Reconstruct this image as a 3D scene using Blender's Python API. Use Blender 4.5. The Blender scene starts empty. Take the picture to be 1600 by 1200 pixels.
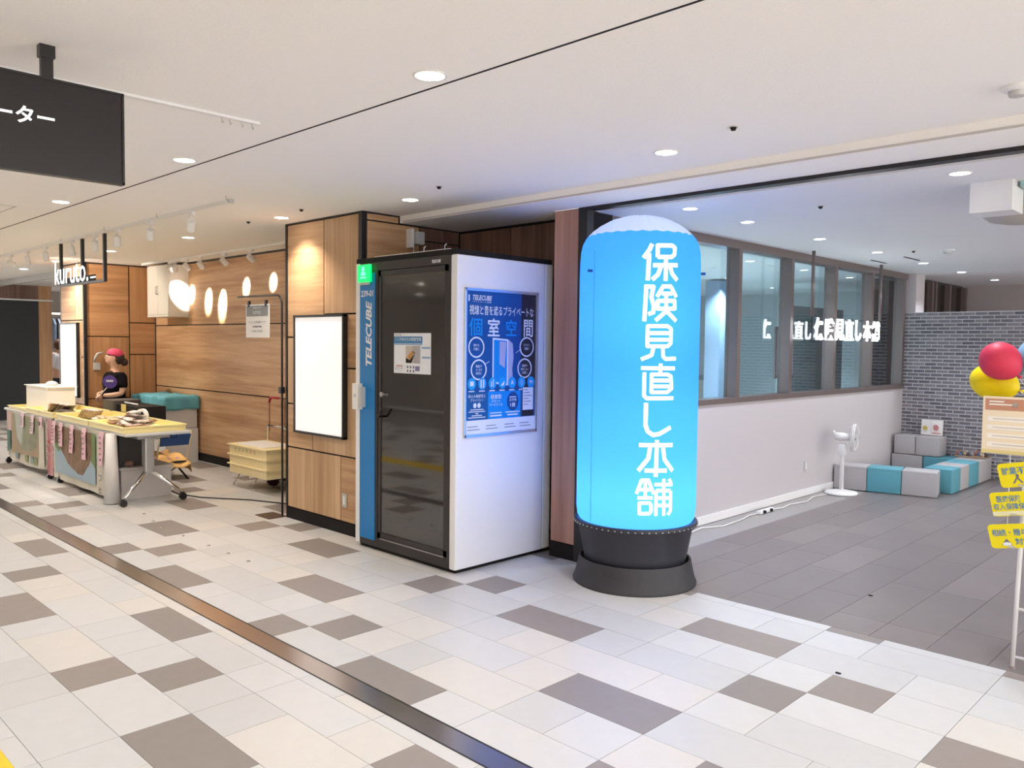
import bpy, bmesh, math, random
from mathutils import Vector, Matrix
random.seed(7)
SC = bpy.context.scene
COL = SC.collection
PI = math.pi

# ---------------------------------------------------------------- camera
cam_d = bpy.data.cameras.new('camera')
cam = bpy.data.objects.new('camera', cam_d)
COL.objects.link(cam)
cam_d.sensor_width = 36.0
cam_d.lens = 1272.8 / 1600 * 36
cam_d.clip_start = 0.05
cam_d.clip_end = 200
RX = (0.7148721548, 0.6991596433, 0.0115583456)
UP = (-0.0424023297, 0.0268443178, 0.9987399186)
FW = (-0.6979683694, 0.7144614585, -0.0488362530)
cam.matrix_world = Matrix(((RX[0], UP[0], -FW[0], 0), (RX[1], UP[1], -FW[1], 0),
                           (RX[2], UP[2], -FW[2], 1.63), (0, 0, 0, 1)))
SC.camera = cam

# ---------------------------------------------------------------- world and exposure
w = bpy.data.worlds.new('world')
SC.world = w
w.use_nodes = True
bg = w.node_tree.nodes['Background']
bg.inputs[0].default_value = (1.0, 0.965, 0.935, 1)
bg.inputs[1].default_value = 2.35
SC.view_settings.view_transform = 'Standard'
SC.view_settings.look = 'None'
SC.view_settings.gamma = 1
SC.view_settings.use_curve_mapping = False
SC.view_settings.exposure = 0.68
CORRIDOR_W = 64.0      # watts of one corridor downlight
STORE_W = 60.0
WARM = (1.0, 0.86, 0.72)
NEUTRAL = (1.0, 0.94, 0.88)
COOL = (0.86, 0.90, 1.0)


# ---------------------------------------------------------------- helpers
def lin(c):
    c = c / 255.0
    return c / 12.92 if c <= 0.04045 else ((c + 0.055) / 1.055) ** 2.4


def rgb(r, g, b):
    return (lin(r), lin(g), lin(b))


MATS = {}


def mat(name, color, rough=0.6, metal=0.0, emit=0.0, spec=0.5, noise=0.0, nscale=20.0, bump=0.0, trans=0.0, alpha=1.0, coat=0.0, ecol=None):
    if name in MATS:
        return MATS[name]
    m = bpy.data.materials.new(name)
    m.use_nodes = True
    nt = m.node_tree
    p = nt.nodes['Principled BSDF']
    p.inputs['Base Color'].default_value = (*color, 1)
    p.inputs['Roughness'].default_value = rough
    p.inputs['Metallic'].default_value = metal
    p.inputs['Specular IOR Level'].default_value = spec
    p.inputs['Coat Weight'].default_value = coat
    if emit:
        p.inputs['Emission Color'].default_value = (*(ecol or color), 1)
        p.inputs['Emission Strength'].default_value = emit
    if trans:
        p.inputs['Transmission Weight'].default_value = trans
    if alpha < 1:
        p.inputs['Alpha'].default_value = alpha
    if noise or bump:
        tc = nt.nodes.new('ShaderNodeTexCoord')
        nz = nt.nodes.new('ShaderNodeTexNoise')
        nz.inputs['Scale'].default_value = nscale
        nz.inputs['Detail'].default_value = 4
        nt.links.new(tc.outputs['Object'], nz.inputs['Vector'])
        if noise:
            mx = nt.nodes.new('ShaderNodeMix')
            mx.data_type = 'RGBA'
            mx.inputs[6].default_value = (*[c * (1 - noise) for c in color], 1)
            mx.inputs[7].default_value = (*[min(1, c * (1 + noise)) for c in color], 1)
            nt.links.new(nz.outputs['Fac'], mx.inputs[0])
            nt.links.new(mx.outputs[2], p.inputs['Base Color'])
        if bump:
            bp = nt.nodes.new('ShaderNodeBump')
            bp.inputs['Strength'].default_value = bump
            bp.inputs['Distance'].default_value = 0.01
            nt.links.new(nz.outputs['Fac'], bp.inputs['Height'])
            nt.links.new(bp.outputs[0], p.inputs['Normal'])
    MATS[name] = m
    return m


def wood(name, c1, c2, axis, rough=0.45):
    """laminate with grain stretched along axis 'h' (horizontal) or 'v'"""
    m = bpy.data.materials.new(name)
    m.use_nodes = True
    nt = m.node_tree
    p = nt.nodes['Principled BSDF']
    p.inputs['Roughness'].default_value = rough
    p.inputs['Specular IOR Level'].default_value = 0.35
    tc = nt.nodes.new('ShaderNodeTexCoord')
    mp = nt.nodes.new('ShaderNodeMapping')
    mp.inputs['Scale'].default_value = (1.2, 1.2, 26) if axis == 'h' else (24, 24, 0.9)
    nz = nt.nodes.new('ShaderNodeTexNoise')
    nz.inputs['Scale'].default_value = 1.0
    nz.inputs['Detail'].default_value = 6
    nz.inputs['Roughness'].default_value = 0.65
    mp2 = nt.nodes.new('ShaderNodeMapping')
    mp2.inputs['Scale'].default_value = (.5, .5, 7) if axis == 'h' else (6, 6, 0.3)
    nz2 = nt.nodes.new('ShaderNodeTexNoise')
    nz2.inputs['Scale'].default_value = 1.0
    nz2.inputs['Detail'].default_value = 2
    ad = nt.nodes.new('ShaderNodeMath')
    ad.operation = 'ADD'
    rp = nt.nodes.new('ShaderNodeValToRGB')
    rp.color_ramp.elements[0].position = 0.72
    rp.color_ramp.elements[0].color = (*c1, 1)
    rp.color_ramp.elements[1].position = 1.25
    rp.color_ramp.elements[1].color = (*c2, 1)
    half = nt.nodes.new('ShaderNodeMath')
    half.operation = 'MULTIPLY'
    half.inputs[1].default_value = 1.0
    L = nt.links.new
    L(tc.outputs['Object'], mp.inputs['Vector'])
    L(tc.outputs['Object'], mp2.inputs['Vector'])
    L(mp.outputs[0], nz.inputs['Vector'])
    L(mp2.outputs[0], nz2.inputs['Vector'])
    L(nz.outputs['Fac'], ad.inputs[0])
    L(nz2.outputs['Fac'], ad.inputs[1])
    L(ad.outputs[0], rp.inputs['Fac'])
    rp.color_ramp.elements[1].position = 1.0
    rp.color_ramp.elements[0].position = 0.0
    # spread the sum (about 0.7..1.3) over the ramp
    mr = nt.nodes.new('ShaderNodeMapRange')
    mr.inputs['From Min'].default_value = 0.75
    mr.inputs['From Max'].default_value = 1.25
    L(ad.outputs[0], mr.inputs['Value'])
    L(mr.outputs[0], rp.inputs['Fac'])
    L(rp.outputs[0], p.inputs['Base Color'])
    MATS[name] = m
    return m


def box(bm, x0, x1, y0, y1, z0, z1, bev=0.0):
    r = bmesh.ops.create_cube(bm, size=1)
    vs = r['verts']
    bmesh.ops.scale(bm, vec=(abs(x1 - x0), abs(y1 - y0), abs(z1 - z0)), verts=vs)
    bmesh.ops.translate(bm, vec=((x0 + x1) / 2, (y0 + y1) / 2, (z0 + z1) / 2), verts=vs)
    if bev:
        es = list({e for v in vs for e in v.link_edges})
        bmesh.ops.bevel(bm, geom=es, offset=bev, segments=2, affect='EDGES', profile=0.6)
    return vs


def cyl(bm, c, r, h, seg=24, r2=None, axis='z'):
    """cylinder whose base centre is c, going up h along axis"""
    res = bmesh.ops.create_cone(bm, cap_ends=True, segments=seg, radius1=r, radius2=r if r2 is None else r2, depth=h)
    vs = res['verts']
    bmesh.ops.translate(bm, vec=(0, 0, h / 2), verts=vs)
    if axis == 'x':
        bmesh.ops.rotate(bm, cent=(0, 0, 0), matrix=Matrix.Rotation(PI / 2, 3, 'Y'), verts=vs)
    if axis == 'y':
        bmesh.ops.rotate(bm, cent=(0, 0, 0), matrix=Matrix.Rotation(-PI / 2, 3, 'X'), verts=vs)
    bmesh.ops.translate(bm, vec=c, verts=vs)
    return vs


def ball(bm, c, rx, ry=None, rz=None, seg=16):
    r = bmesh.ops.create_uvsphere(bm, u_segments=seg, v_segments=max(6, seg // 2), radius=1)
    vs = r['verts']
    bmesh.ops.scale(bm, vec=(rx, ry or rx, rz or rx), verts=vs)
    bmesh.ops.translate(bm, vec=c, verts=vs)
    return vs


def tube(bm, pts, r, seg=8, closed=False):
    pts = [Vector(p) for p in pts]
    n = len(pts)
    rings = []
    prev = None
    for i, p in enumerate(pts):
        if closed:
            t = (pts[(i + 1) % n] - pts[i - 1]).normalized()
        elif i == 0:
            t = (pts[1] - pts[0]).normalized()
        elif i == n - 1:
            t = (pts[-1] - pts[-2]).normalized()
        else:
            t = ((pts[i + 1] - p).normalized() + (p - pts[i - 1]).normalized())
            t = t.normalized() if t.length > 1e-6 else (pts[i + 1] - p).normalized()
        if prev is None:
            a = Vector((0, 0, 1)) if abs(t.z) < 0.9 else Vector((1, 0, 0))
            u = t.cross(a).normalized()
        else:
            u = (prev - t * prev.dot(t)).normalized()
        prev = u
        v = t.cross(u)
        rr = r[i] if isinstance(r, (list, tuple)) else r
        rings.append([bm.verts.new(p + (u * math.cos(2 * PI * k / seg) + v * math.sin(2 * PI * k / seg)) * rr) for k in range(seg)])
    m = n if closed else n - 1
    for i in range(m):
        a, b = rings[i], rings[(i + 1) % n]
        for k in range(seg):
            bm.faces.new((a[k], a[(k + 1) % seg], b[(k + 1) % seg], b[k]))
    if not closed:
        bm.faces.new(rings[0][::-1])
        bm.faces.new(rings[-1])


def lathe(bm, prof, c=(0, 0, 0), seg=48, cap=True):
    """prof: list of (radius, z)"""
    rings = []
    for r, z in prof:
        rings.append([bm.verts.new((c[0] + r * math.cos(2 * PI * k / seg), c[1] + r * math.sin(2 * PI * k / seg), c[2] + z)) for k in range(seg)])
    for i in range(len(prof) - 1):
        a, b = rings[i], rings[i + 1]
        for k in range(seg):
            bm.faces.new((a[k], a[(k + 1) % seg], b[(k + 1) % seg], b[k]))
    if cap:
        bm.faces.new(rings[0][::-1])
        bm.faces.new(rings[-1])


LOC = {}


def obj(name, bm, m, parent=None, smooth=False):
    """one mesh object; bm is in world coordinates and is moved to the parent's frame"""
    if parent is not None:
        bmesh.ops.translate(bm, vec=-LOC[parent.name], verts=bm.verts)
    me = bpy.data.meshes.new(name)
    bmesh.ops.recalc_face_normals(bm, faces=bm.faces)
    bm.to_mesh(me)
    bm.free()
    me.materials.append(m)
    if smooth:
        for p in me.polygons:
            p.use_smooth = True
        if smooth == 'auto':
            me.set_sharp_from_angle(angle=math.radians(40))
    o = bpy.data.objects.new(name, me)
    COL.objects.link(o)
    if parent is not None:
        o.parent = parent
        LOC[o.name] = LOC[parent.name].copy()
    else:
        LOC[o.name] = Vector((0, 0, 0))
    return o


def thing(name, label, cat, loc, group=None):
    o = bpy.data.objects.new(name, None)
    o.empty_display_size = 0.1
    COL.objects.link(o)
    o.location = loc
    LOC[o.name] = Vector(loc)
    o['label'] = label
    o['category'] = cat
    if group:
        o['group'] = group
    return o


def tag(o, label, cat, group=None):
    """a thing that is one mesh: move its origin to its base centre"""
    me = o.data
    xs = [v.co for v in me.vertices]
    c = Vector(((min(v.x for v in xs) + max(v.x for v in xs)) / 2, (min(v.y for v in xs) + max(v.y for v in xs)) / 2, min(v.z for v in xs)))
    me.transform(Matrix.Translation(-c))
    o.location = c
    LOC[o.name] = c
    o['label'] = label
    o['category'] = cat
    if group:
        o['group'] = group
    return o


def struct(name, bm, m, label=None, smooth=False):
    o = obj(name, bm, m, None, smooth)
    o['kind'] = 'structure'
    if label:
        o['label'] = label
    o['category'] = 'wall' if name.startswith('wall') else name.split('_')[0]
    return o


def sempty(name, label, loc=(0, 0, 0)):
    o = thing(name, label, name.split('_')[0], loc)
    o['kind'] = 'structure'
    return o


def B(*a, bev=0.0):
    bm = bmesh.new()
    box(bm, *a, bev=bev)
    return bm


def N():
    return bmesh.new()


# flat print on a board: u to the right, v up, n out of the board
class Board:
    def __init__(self, parent, origin, ux, uy, layer0=0.0006):
        self.p = parent
        self.o = Vector(origin)
        self.ux = Vector(ux)
        self.uy = Vector(uy)
        self.n = self.ux.cross(self.uy).normalized()
        self.acc = {}
        self.l0 = layer0
        self.one = False

    def _bm(self, name, m):
        k = (name, m.name)
        if name in ('ring', 'large_character', 'lower_field', 'letters', 'small_print', 'icon', 'thumbnail', 'character', 'text_field', 'text_line', 'blue_bar', 'heading_text', 'picture') or self.one:
            k = (name, len(self.acc))
        if k not in self.acc:
            self.acc[k] = (bmesh.new(), m)
        return self.acc[k][0]

    def pt(self, x, y, z=0):
        return self.o + self.ux * x + self.uy * y + self.n * z

    def poly(self, name, pts, m, layer=1):
        bm = self._bm(name, m)
        z = self.l0 + layer * 0.0007
        f = bm.faces.new([bm.verts.new(self.pt(x, y, z)) for x, y in pts])
        return f

    def rect(self, name, x0, y0, x1, y1, m, layer=1):
        self.poly(name, [(x0, y0), (x1, y0), (x1, y1), (x0, y1)], m, layer)

    def disc(self, name, cx, cy, rx, ry, m, layer=1, seg=24):
        self.poly(name, [(cx + rx * math.cos(2 * PI * k / seg), cy + ry * math.sin(2 * PI * k / seg)) for k in range(seg)], m, layer)

    def ring(self, name, cx, cy, rx, ry, t, m, layer=1, seg=28):
        bm = self._bm(name, m)
        z = self.l0 + layer * 0.0007
        a = [bm.verts.new(self.pt(cx + rx * math.cos(2 * PI * k / seg), cy + ry * math.sin(2 * PI * k / seg), z)) for k in range(seg)]
        b = [bm.verts.new(self.pt(cx + (rx - t) * math.cos(2 * PI * k / seg), cy + (ry - t) * math.sin(2 * PI * k / seg), z)) for k in range(seg)]
        for k in range(seg):
            bm.faces.new((a[k], a[(k + 1) % seg], b[(k + 1) % seg], b[k]))

    def line(self, name, pts, t, m, layer=1):
        for (x0, y0), (x1, y1) in zip(pts[:-1], pts[1:]):
            d = Vector((x1 - x0, y1 - y0))
            if d.length == 0:
                continue
            d.normalize()
            q = Vector((-d.y, d.x)) * t / 2
            self.poly(name, [(x0 - q.x, y0 - q.y), (x1 - q.x, y1 - q.y), (x1 + q.x, y1 + q.y), (x0 + q.x, y0 + q.y)], m, layer)

    def text(self, name, s, cx, cy, wd, ht, m, layer=2, bold=0.0, shear=0.0, rot=0, depth=0.0, mirror=False):
        """fit the string into a wd x ht box centred on cx, cy; rot in quarter turns"""
        cu = bpy.data.curves.new('tmp', 'FONT')
        cu.body = s
        cu.resolution_u = 2
        cu.offset = bold
        cu.shear = shear
        to = bpy.data.objects.new('tmp', cu)
        COL.objects.link(to)
        dg = bpy.context.evaluated_depsgraph_get()
        me = bpy.data.meshes.new_from_object(to.evaluated_get(dg))
        xs = [v.co.x for v in me.vertices]
        ys = [v.co.y for v in me.vertices]
        if not xs:
            return
        x0, x1, y0, y1 = min(xs), max(xs), min(ys), max(ys)
        self.one = True
        bm = self._bm(name, m)
        self.one = False
        z = self.l0 + layer * 0.0007
        sx = wd / max(1e-6, x1 - x0)
        sy = ht / max(1e-6, y1 - y0)
        vs = []
        for v in me.vertices:
            x = (v.co.x - (x0 + x1) / 2) * sx
            y = (v.co.y - (y0 + y1) / 2) * sy
            if mirror:
                x = -x
            if rot == 1:
                x, y = -y, x
            vs.append(bm.verts.new(self.pt(cx + x, cy + y, z)))
        fs = []
        for p in me.polygons:
            try:
                fs.append(bm.faces.new([vs[i] for i in p.vertices]))
            except ValueError:
                pass
        if depth:
            r = bmesh.ops.extrude_face_region(bm, geom=fs)
            bmesh.ops.translate(bm, vec=self.n * depth, verts=[g for g in r['geom'] if isinstance(g, bmesh.types.BMVert)])
        bpy.data.objects.remove(to)
        bpy.data.curves.remove(cu)
        bpy.data.meshes.remove(me)

    def flush(self):
        for (name, _), (bm, m) in self.acc.items():
            if self.p is not None:
                bmesh.ops.translate(bm, vec=-LOC[self.p.name], verts=bm.verts)
            me = bpy.data.meshes.new(name)
            bm.normal_update()
            bm.to_mesh(me)
            bm.free()
            me.materials.append(m)
            o = bpy.data.objects.new(name, me)
            COL.objects.link(o)
            o.parent = self.p
            LOC[o.name] = LOC[self.p.name].copy()
        self.acc = {}


def copy_tree(o, parent=None):
    c = o.copy()
    COL.objects.link(c)
    if parent:
        c.parent = parent
    for ch in list(o.children):
        copy_tree(ch, c)
    return c


def spot(loc, to, watts, angle, blend, col, size=0.04):
    l = bpy.data.lights.new('light', 'SPOT')
    l.energy = watts
    l.color = col
    l.spot_size = math.radians(angle)
    l.spot_blend = blend
    l.shadow_soft_size = size
    o = bpy.data.objects.new('light', l)
    COL.objects.link(o)
    o.location = loc
    d = Vector(to) - Vector(loc)
    o.rotation_euler = d.to_track_quat('-Z', 'Y').to_euler()
    return o


# ---------------------------------------------------------------- materials
M_ceil = mat('ceiling_paint', (0.90, 0.87, 0.83), 0.95, spec=0.1, noise=0.03, nscale=90, bump=0.15)
M_white = mat('white_paint', (0.53, 0.495, 0.50), 0.85, spec=0.2)
M_black = mat('black_metal', (0.012, 0.011, 0.012), 0.35, spec=0.5)
M_blackm = mat('black_matte', (0.016, 0.014, 0.014), 0.7, spec=0.15)
M_grout = mat('grout', (0.33, 0.31, 0.29), 0.9)
M_wh = wood('wood_horizontal', (0.38, 0.205, 0.10), (0.62, 0.40, 0.225), 'h')
M_wv = wood('wood_vertical', (0.40, 0.235, 0.12), (0.63, 0.42, 0.245), 'v')
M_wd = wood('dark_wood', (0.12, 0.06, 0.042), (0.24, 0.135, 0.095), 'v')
M_wdh = wood('dark_wood_horizontal', (0.26, 0.13, 0.07), (0.4, 0.22, 0.125), 'h')
M_steel = mat('steel', (0.6, 0.58, 0.56), 0.28, metal=1.0)
M_strip = mat('strip_steel', (0.50, 0.45, 0.43), 0.22, metal=0.95, noise=0.1, nscale=6)
M_chrome = mat('chrome', (0.8, 0.8, 0.8), 0.12, metal=1.0)
M_bwhite = mat('booth_white', (0.78, 0.77, 0.76), 0.35, spec=0.4)
M_plwhite = mat('white_plastic', (0.78, 0.77, 0.75), 0.4)
M_gplastic = mat('grey_plastic', (0.5, 0.49, 0.47), 0.5)
M_lamp = mat('lamp_glow', (1, 0.95, 0.86), 0.5, emit=14, ecol=(1, 0.93, 0.82))
M_lampc = mat('lamp_glow_cool', (1, 1, 1), 0.5, emit=10, ecol=(0.95, 0.97, 1))
M_glow2 = mat('shop_sign_glow', (1, 1, 1), 0.5, emit=1.1, ecol=(0.95, 0.97, 1))
M_glow = mat('sign_glow', (1, 1, 1), 0.5, emit=3.2, ecol=(0.93, 0.96, 1))
M_letter = mat('letter_glow', (0.9, 0.9, 0.9), 0.6, emit=0.62, ecol=(0.97, 1, 1))


def glass(name, tint, gloss=0.12, rough=0.02):
    m = bpy.data.materials.new(name)
    m.use_nodes = True
    nt = m.node_tree
    nt.nodes.remove(nt.nodes['Principled BSDF'])
    out = nt.nodes['Material Output']
    t = nt.nodes.new('ShaderNodeBsdfTransparent')
    t.inputs[0].default_value = (*tint, 1)
    g = nt.nodes.new('ShaderNodeBsdfGlossy')
    g.inputs['Roughness'].default_value = rough
    fr = nt.nodes.new('ShaderNodeFresnel')
    ge = nt.nodes.new('ShaderNodeNewGeometry')
    ma = nt.nodes.new('ShaderNodeMapRange')   # same reflection from both sides of the thin pane
    ma.inputs['To Min'].default_value = 1.5
    ma.inputs['To Max'].default_value = 1 / 1.5
    nt.links.new(ge.outputs['Backfacing'], ma.inputs['Value'])
    nt.links.new(ma.outputs[0], fr.inputs[0])
    mu = nt.nodes.new('ShaderNodeMath')
    mu.operation = 'ADD'
    mu.use_clamp = True
    mu.inputs[1].default_value = gloss
    mx = nt.nodes.new('ShaderNodeMixShader')
    nt.links.new(fr.outputs[0], mu.inputs[0])
    nt.links.new(mu.outputs[0], mx.inputs[0])
    nt.links.new(t.outputs[0], mx.inputs[1])
    nt.links.new(g.outputs[0], mx.inputs[2])
    nt.links.new(mx.outputs[0], out.inputs[0])
    MATS[name] = m
    return m


M_glass = glass('window_glass', (0.86, 0.92, 0.95), 0.06)
M_tglass = glass('tinted_glass', (0.40, 0.37, 0.36), 0.09, 0.05)

# ================================================================ SETTING
S0, S1 = -3.91, 4.681      # store's left wall x, store front y
ZC, ZS = 2.70, 2.64        # corridor ceiling, lowered soffit

# ---- floor
fb_ = B(-24, 5, -5, 4.681, -0.06, -0.006)
box(fb_, -24, -4.02, 4.681, 5.1, -0.06, -0.006)
floor = struct('floor', fb_, M_grout, 'mall corridor floor of pale and taupe square and double tiles')
LT = [mat('tile_light%d' % i, c, 0.36, spec=0.45, noise=0.05, nscale=9) for i, c in enumerate(
    [(0.53, 0.53, 0.525), (0.495, 0.495, 0.49), (0.55, 0.53, 0.50), (0.51, 0.515, 0.515), (0.485, 0.487, 0.485)])]
DT = [mat('tile_dark%d' % i, c, 0.42, spec=0.4, noise=0.07, nscale=14) for i, c in enumerate([(0.25, 0.218, 0.20), (0.23, 0.205, 0.19)])]
ST = [mat('store_tile%d' % i, c, 0.36, spec=0.45, noise=0.16, nscale=3) for i, c in enumerate([(0.195, 0.168, 0.16), (0.185, 0.16, 0.152), (0.212, 0.183, 0.174), (0.175, 0.15, 0.144)])]
TILE_MESH = {}


def tile_mesh(wd, dp, m):
    k = (round(wd, 3), round(dp, 3), m.name)
    if k not in TILE_MESH:
        bm = bmesh.new()
        g = 0.0012
        box(bm, g, wd - g, g, dp - g, -0.02, 0)
        me = bpy.data.meshes.new('tile')
        bm.to_mesh(me)
        bm.free()
        me.materials.append(m)
        TILE_MESH[k] = me
    return TILE_MESH[k]


CF = Vector((FW[0], FW[1], 0)).normalized()
CR = Vector((RX[0], RX[1], 0)).normalized()


def seen(x, y):
    d = x * CF.x + y * CF.y
    return d > 0.2 and abs(x * CR.x + y * CR.y) < d * 0.68 + 0.5


def lay(tiles, parent, name='tile', limit=300):
    """tiles: (x, y, w, d, material); the nearest 'limit' in view are parts, the rest joined as stuff"""
    vis = [t for t in tiles if seen(t[0] + t[2] / 2, t[1] + t[3] / 2)]
    vis.sort(key=lambda t: (t[0] + t[2] / 2) ** 2 + (t[1] + t[3] / 2) ** 2)
    near = vis[:limit]
    ns = set(id(t) for t in near)
    for x, y, wd, dp, m in near:
        o = bpy.data.objects.new(name, tile_mesh(wd, dp, m))
        COL.objects.link(o)
        o.location = (x, y, 0)
        o.parent = parent
    rest = {}
    for t in tiles:
        if id(t) in ns:
            continue
        bm = rest.setdefault(t[4].name, (bmesh.new(), t[4]))[0]
        box(bm, t[0] + .0012, t[0] + t[2] - .0012, t[1] + .0012, t[1] + t[3] - .0012, -0.02, 0)
    # one joined object with several material slots
    if rest:
        me = bpy.data.meshes.new('more_tiles')
        allbm = bmesh.new()
        for i, (bm, m) in enumerate(rest.values()):
            for f in bm.faces:
                f.material_index = i
            tmp = bpy.data.meshes.new('t')
            bm.to_mesh(tmp)
            bm.free()
            allbm.from_mesh(tmp)
            bpy.data.meshes.remove(tmp)
            me.materials.append(m)
        allbm.to_mesh(me)
        allbm.free()
        o = bpy.data.objects.new('more_tiles', me)
        COL.objects.link(o)
        o['kind'] = 'stuff'
        o.parent = parent


BLOCK = {0: [(0, 1, 'D'), (1, 2, 'L'), (3, 2, 'D'), (5, 1, 'L'), (6, 2, 'L')],
         1: [(0, 1, 'L'), (1, 1, 'D'), (2, 1, 'L'), (3, 1, 'L'), (4, 2, 'L'), (6, 1, 'L'), (7, 1, 'L')],
         2: [(0, 2, 'L'), (2, 1, 'L'), (3, 2, 'L'), (5, 1, 'Y'), (6, 2, 'D')],
         3: [(0, 1, 'L'), (1, 2, 'L'), (3, 1, 'L'), (4, 1, 'Y'), (5, 2, 'L'), (7, 1, 'L')]}
tiles = []
rnd = random.Random(3)


def row(y0, y1, kind, x_lo=-20.0, x_hi=4.6):
    k0 = int(math.floor((x_lo + 4.33) / 0.3 / 8)) - 1
    k1 = int(math.ceil((x_hi + 4.33) / 0.3 / 8)) + 1
    for b in range(k0, k1):
        for u, n, c in BLOCK[kind]:
            x = -4.33 + 0.3 * (b * 8 + u)
            if x < x_lo or x > x_hi:
                continue
            m = rnd.choice(DT) if c == 'D' else (LT[2] if c == 'Y' else rnd.choice(LT))
            tiles.append((x, y0, 0.3 * n, y1 - y0, m))


# above the steel strip: base row lines 2.788 + 0.3k, kinds repeat every four
row(2.255, 2.488, 0)
row(2.488, 2.788, 1)
for k in range(6):
    row(2.788 + 0.3 * k, 3.088 + 0.3 * k, (2 + k) % 4)
row(4.588, 4.681, 0)
# below the strip, down to the tactile band
row(2.055, 2.13, 3)
row(1.826, 2.055, 2)
row(1.526, 1.826, 1)
row(1.226, 1.526, 0)
row(0.926, 1.226, 3)
row(0.85, 0.926, 2)
for k in range(5):
    row(0.25 - 0.3 * k, 0.55 - 0.3 * k, (1 - k) % 4)
for k in range(5):
    row(0.25 - 0.3 * (5 + k), 0.55 - 0.3 * (5 + k), (k * 3) % 4)
# kuruto alcove strip behind y 4.681 and far left recess
row(4.681, 4.888, 0, -20, -4.6)
row(4.888, 5.05, 1, -20, -4.6)
lay(tiles, floor)

# steel expansion strip
strip = struct('trim_1', B(-24, 5, 2.132, 2.253, -0.03, 0.0015), M_strip, 'brushed steel expansion strip crossing the tiled floor')
bm = N()
box(bm, -24, 5, 2.128, 2.134, -0.02, 0.003)
box(bm, -24, 5, 2.251, 2.257, -0.02, 0.003)
obj('strip_edge', bm, M_black, strip)
# tactile paving
bm = N()
M_yel = mat('tactile_yellow', (0.75, 0.50, 0.02), 0.6)
tact = struct('trim_2', B(-24, 5, 0.55, 0.85, -0.03, 0.001), M_yel, 'yellow tactile paving strip along the near edge of the corridor')
for i in range(60):
    x0 = -5.2 + i * 0.3
    if x0 > -2.2:
        break
    o = obj('tactile_tile', B(x0 + .002, x0 + .298, .552, .848, -0.01, 0.002), M_yel, tact)
    bm = N()
    for j in range(4):
        box(bm, x0 + .02, x0 + .28, .59 + .07 * j, .615 + .07 * j, 0.0015, 0.006)
    obj('bar', bm, M_yel, o)

# store floor
sfloor = struct('floor_store', B(S0 - .1, 5, 4.681, 16, -0.06, -0.006), M_grout, 'shop floor of long grey tiles running away from the corridor')
tiles = []
rnd = random.Random(5)
for i in range(-7, 30):
    x = -1.42 + 0.3 * (i)
    if x < S0 - .1 or x > 4.6:
        continue
    off = rnd.choice([0, 0.2, 0.4, 0.6])
    y = 4.681
    first = True
    while y < 15.8:
        ln = (0.9 - off) if first and off else 0.9
        first = False
        tiles.append((x, y, 0.3, min(ln, 15.9 - y), rnd.choice(ST)))
        y += ln
lay(tiles, sfloor, 'tile', 290)

# ---- ceilings
ceil = struct('ceiling', B(-24, 5, -5, 4.30, ZC, ZC + 0.1), M_ceil, 'off-white corridor ceiling with round downlights')
bm = N()
box(bm, -24, 5, 2.236, 2.246, ZC - 0.002, ZC + 0.004)
obj('shadow_gap', bm, M_blackm, ceil)
bm = N()
box(bm, -24, -5.55, 4.30, 5.2, ZC, ZC + 0.1)
obj('alcove_ceiling', bm, M_ceil, ceil)
sof = struct('ceiling_soffit', B(-5.55, 5, 4.30, S1, ZS, ZC + 0.1), M_ceil, 'lowered ceiling soffit along the shop front')
bm = N()
box(bm, -5.55, -4.142, S1, 5.1, ZS, ZC + 0.1)
obj('recess_soffit', bm, M_ceil, sof)
bm = N()
box(bm, -5.5, 5, 4.296, 4.30, ZS + .004, ZS + .016)
obj('bead', bm, M_white, sof)
M_sceil = mat('store_ceiling', (0.78, 0.77, 0.78), 0.9, spec=0.1, bump=0.1, nscale=80)
sceil = struct('ceiling_store', B(S0 - .12, 5, 4.90, 16, 2.635, 2.75), M_sceil, 'white ceiling inside the empty shop')
bm = N()
box(bm, S0, 5, 4.75, 4.90, 2.655, 2.75)
obj('ceiling_slot', bm, M_white, sceil)

# ---- ends and opposite side (outside the frame)
struct('wall_opposite', B(-24, 5, -5.1, -5, 0, 2.8), mat('opposite_wall', (0.55, 0.50, 0.46), 0.7), 'plain wall on the far side of the corridor')


def panels(parent, plane, c, rects, proud=0.012, gap=0.0):
    """wood panels; plane 'y-': face at y=c looking to -y, 'x+': face at x=c looking to +x. rect: (a0,a1,z0,z1,material)"""
    for a0, a1, z0, z1, m in rects:
        a0, a1, z0, z1 = a0 + .003, a1 - .003, z0 + .003, z1 - .003
        bm = N()
        if plane == 'y-':
            box(bm, a0, a1, c - proud, c + 0.002, z0, z1, bev=0.0015)
        else:
            box(bm, c - 0.002, c + proud, a0, a1, z0, z1, bev=0.0015)
        obj('panel', bm, m, parent)


# ---- wood clad pillar
PF = 3.93
wp = struct('wall_pillar', B(-6.735, -5.565, PF, 5.05, 0, ZC), M_blackm, 'wood panelled pillar between the stall and the phone booth')
panels(wp, 'y-', PF, [(-6.715, -6.119, 1.674, 2.685, M_wh), (-6.111, -5.60, 1.872, 2.685, M_wv), (-6.111, -5.60, 1.415, 1.864, M_wh),
                      (-6.715, -6.119, 1.066, 1.666, M_wv), (-6.715, -6.301, .667, 1.058, M_wh), (-6.293, -5.60, .667, 1.407, M_wv),
                      (-6.715, -5.859, .108, .659, M_wv), (-5.851, -5.60, .108, .659, M_wh)])
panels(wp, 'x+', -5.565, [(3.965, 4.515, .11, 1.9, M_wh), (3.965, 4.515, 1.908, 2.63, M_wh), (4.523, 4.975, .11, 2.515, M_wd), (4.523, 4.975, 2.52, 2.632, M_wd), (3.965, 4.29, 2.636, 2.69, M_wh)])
bm = N()
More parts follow.
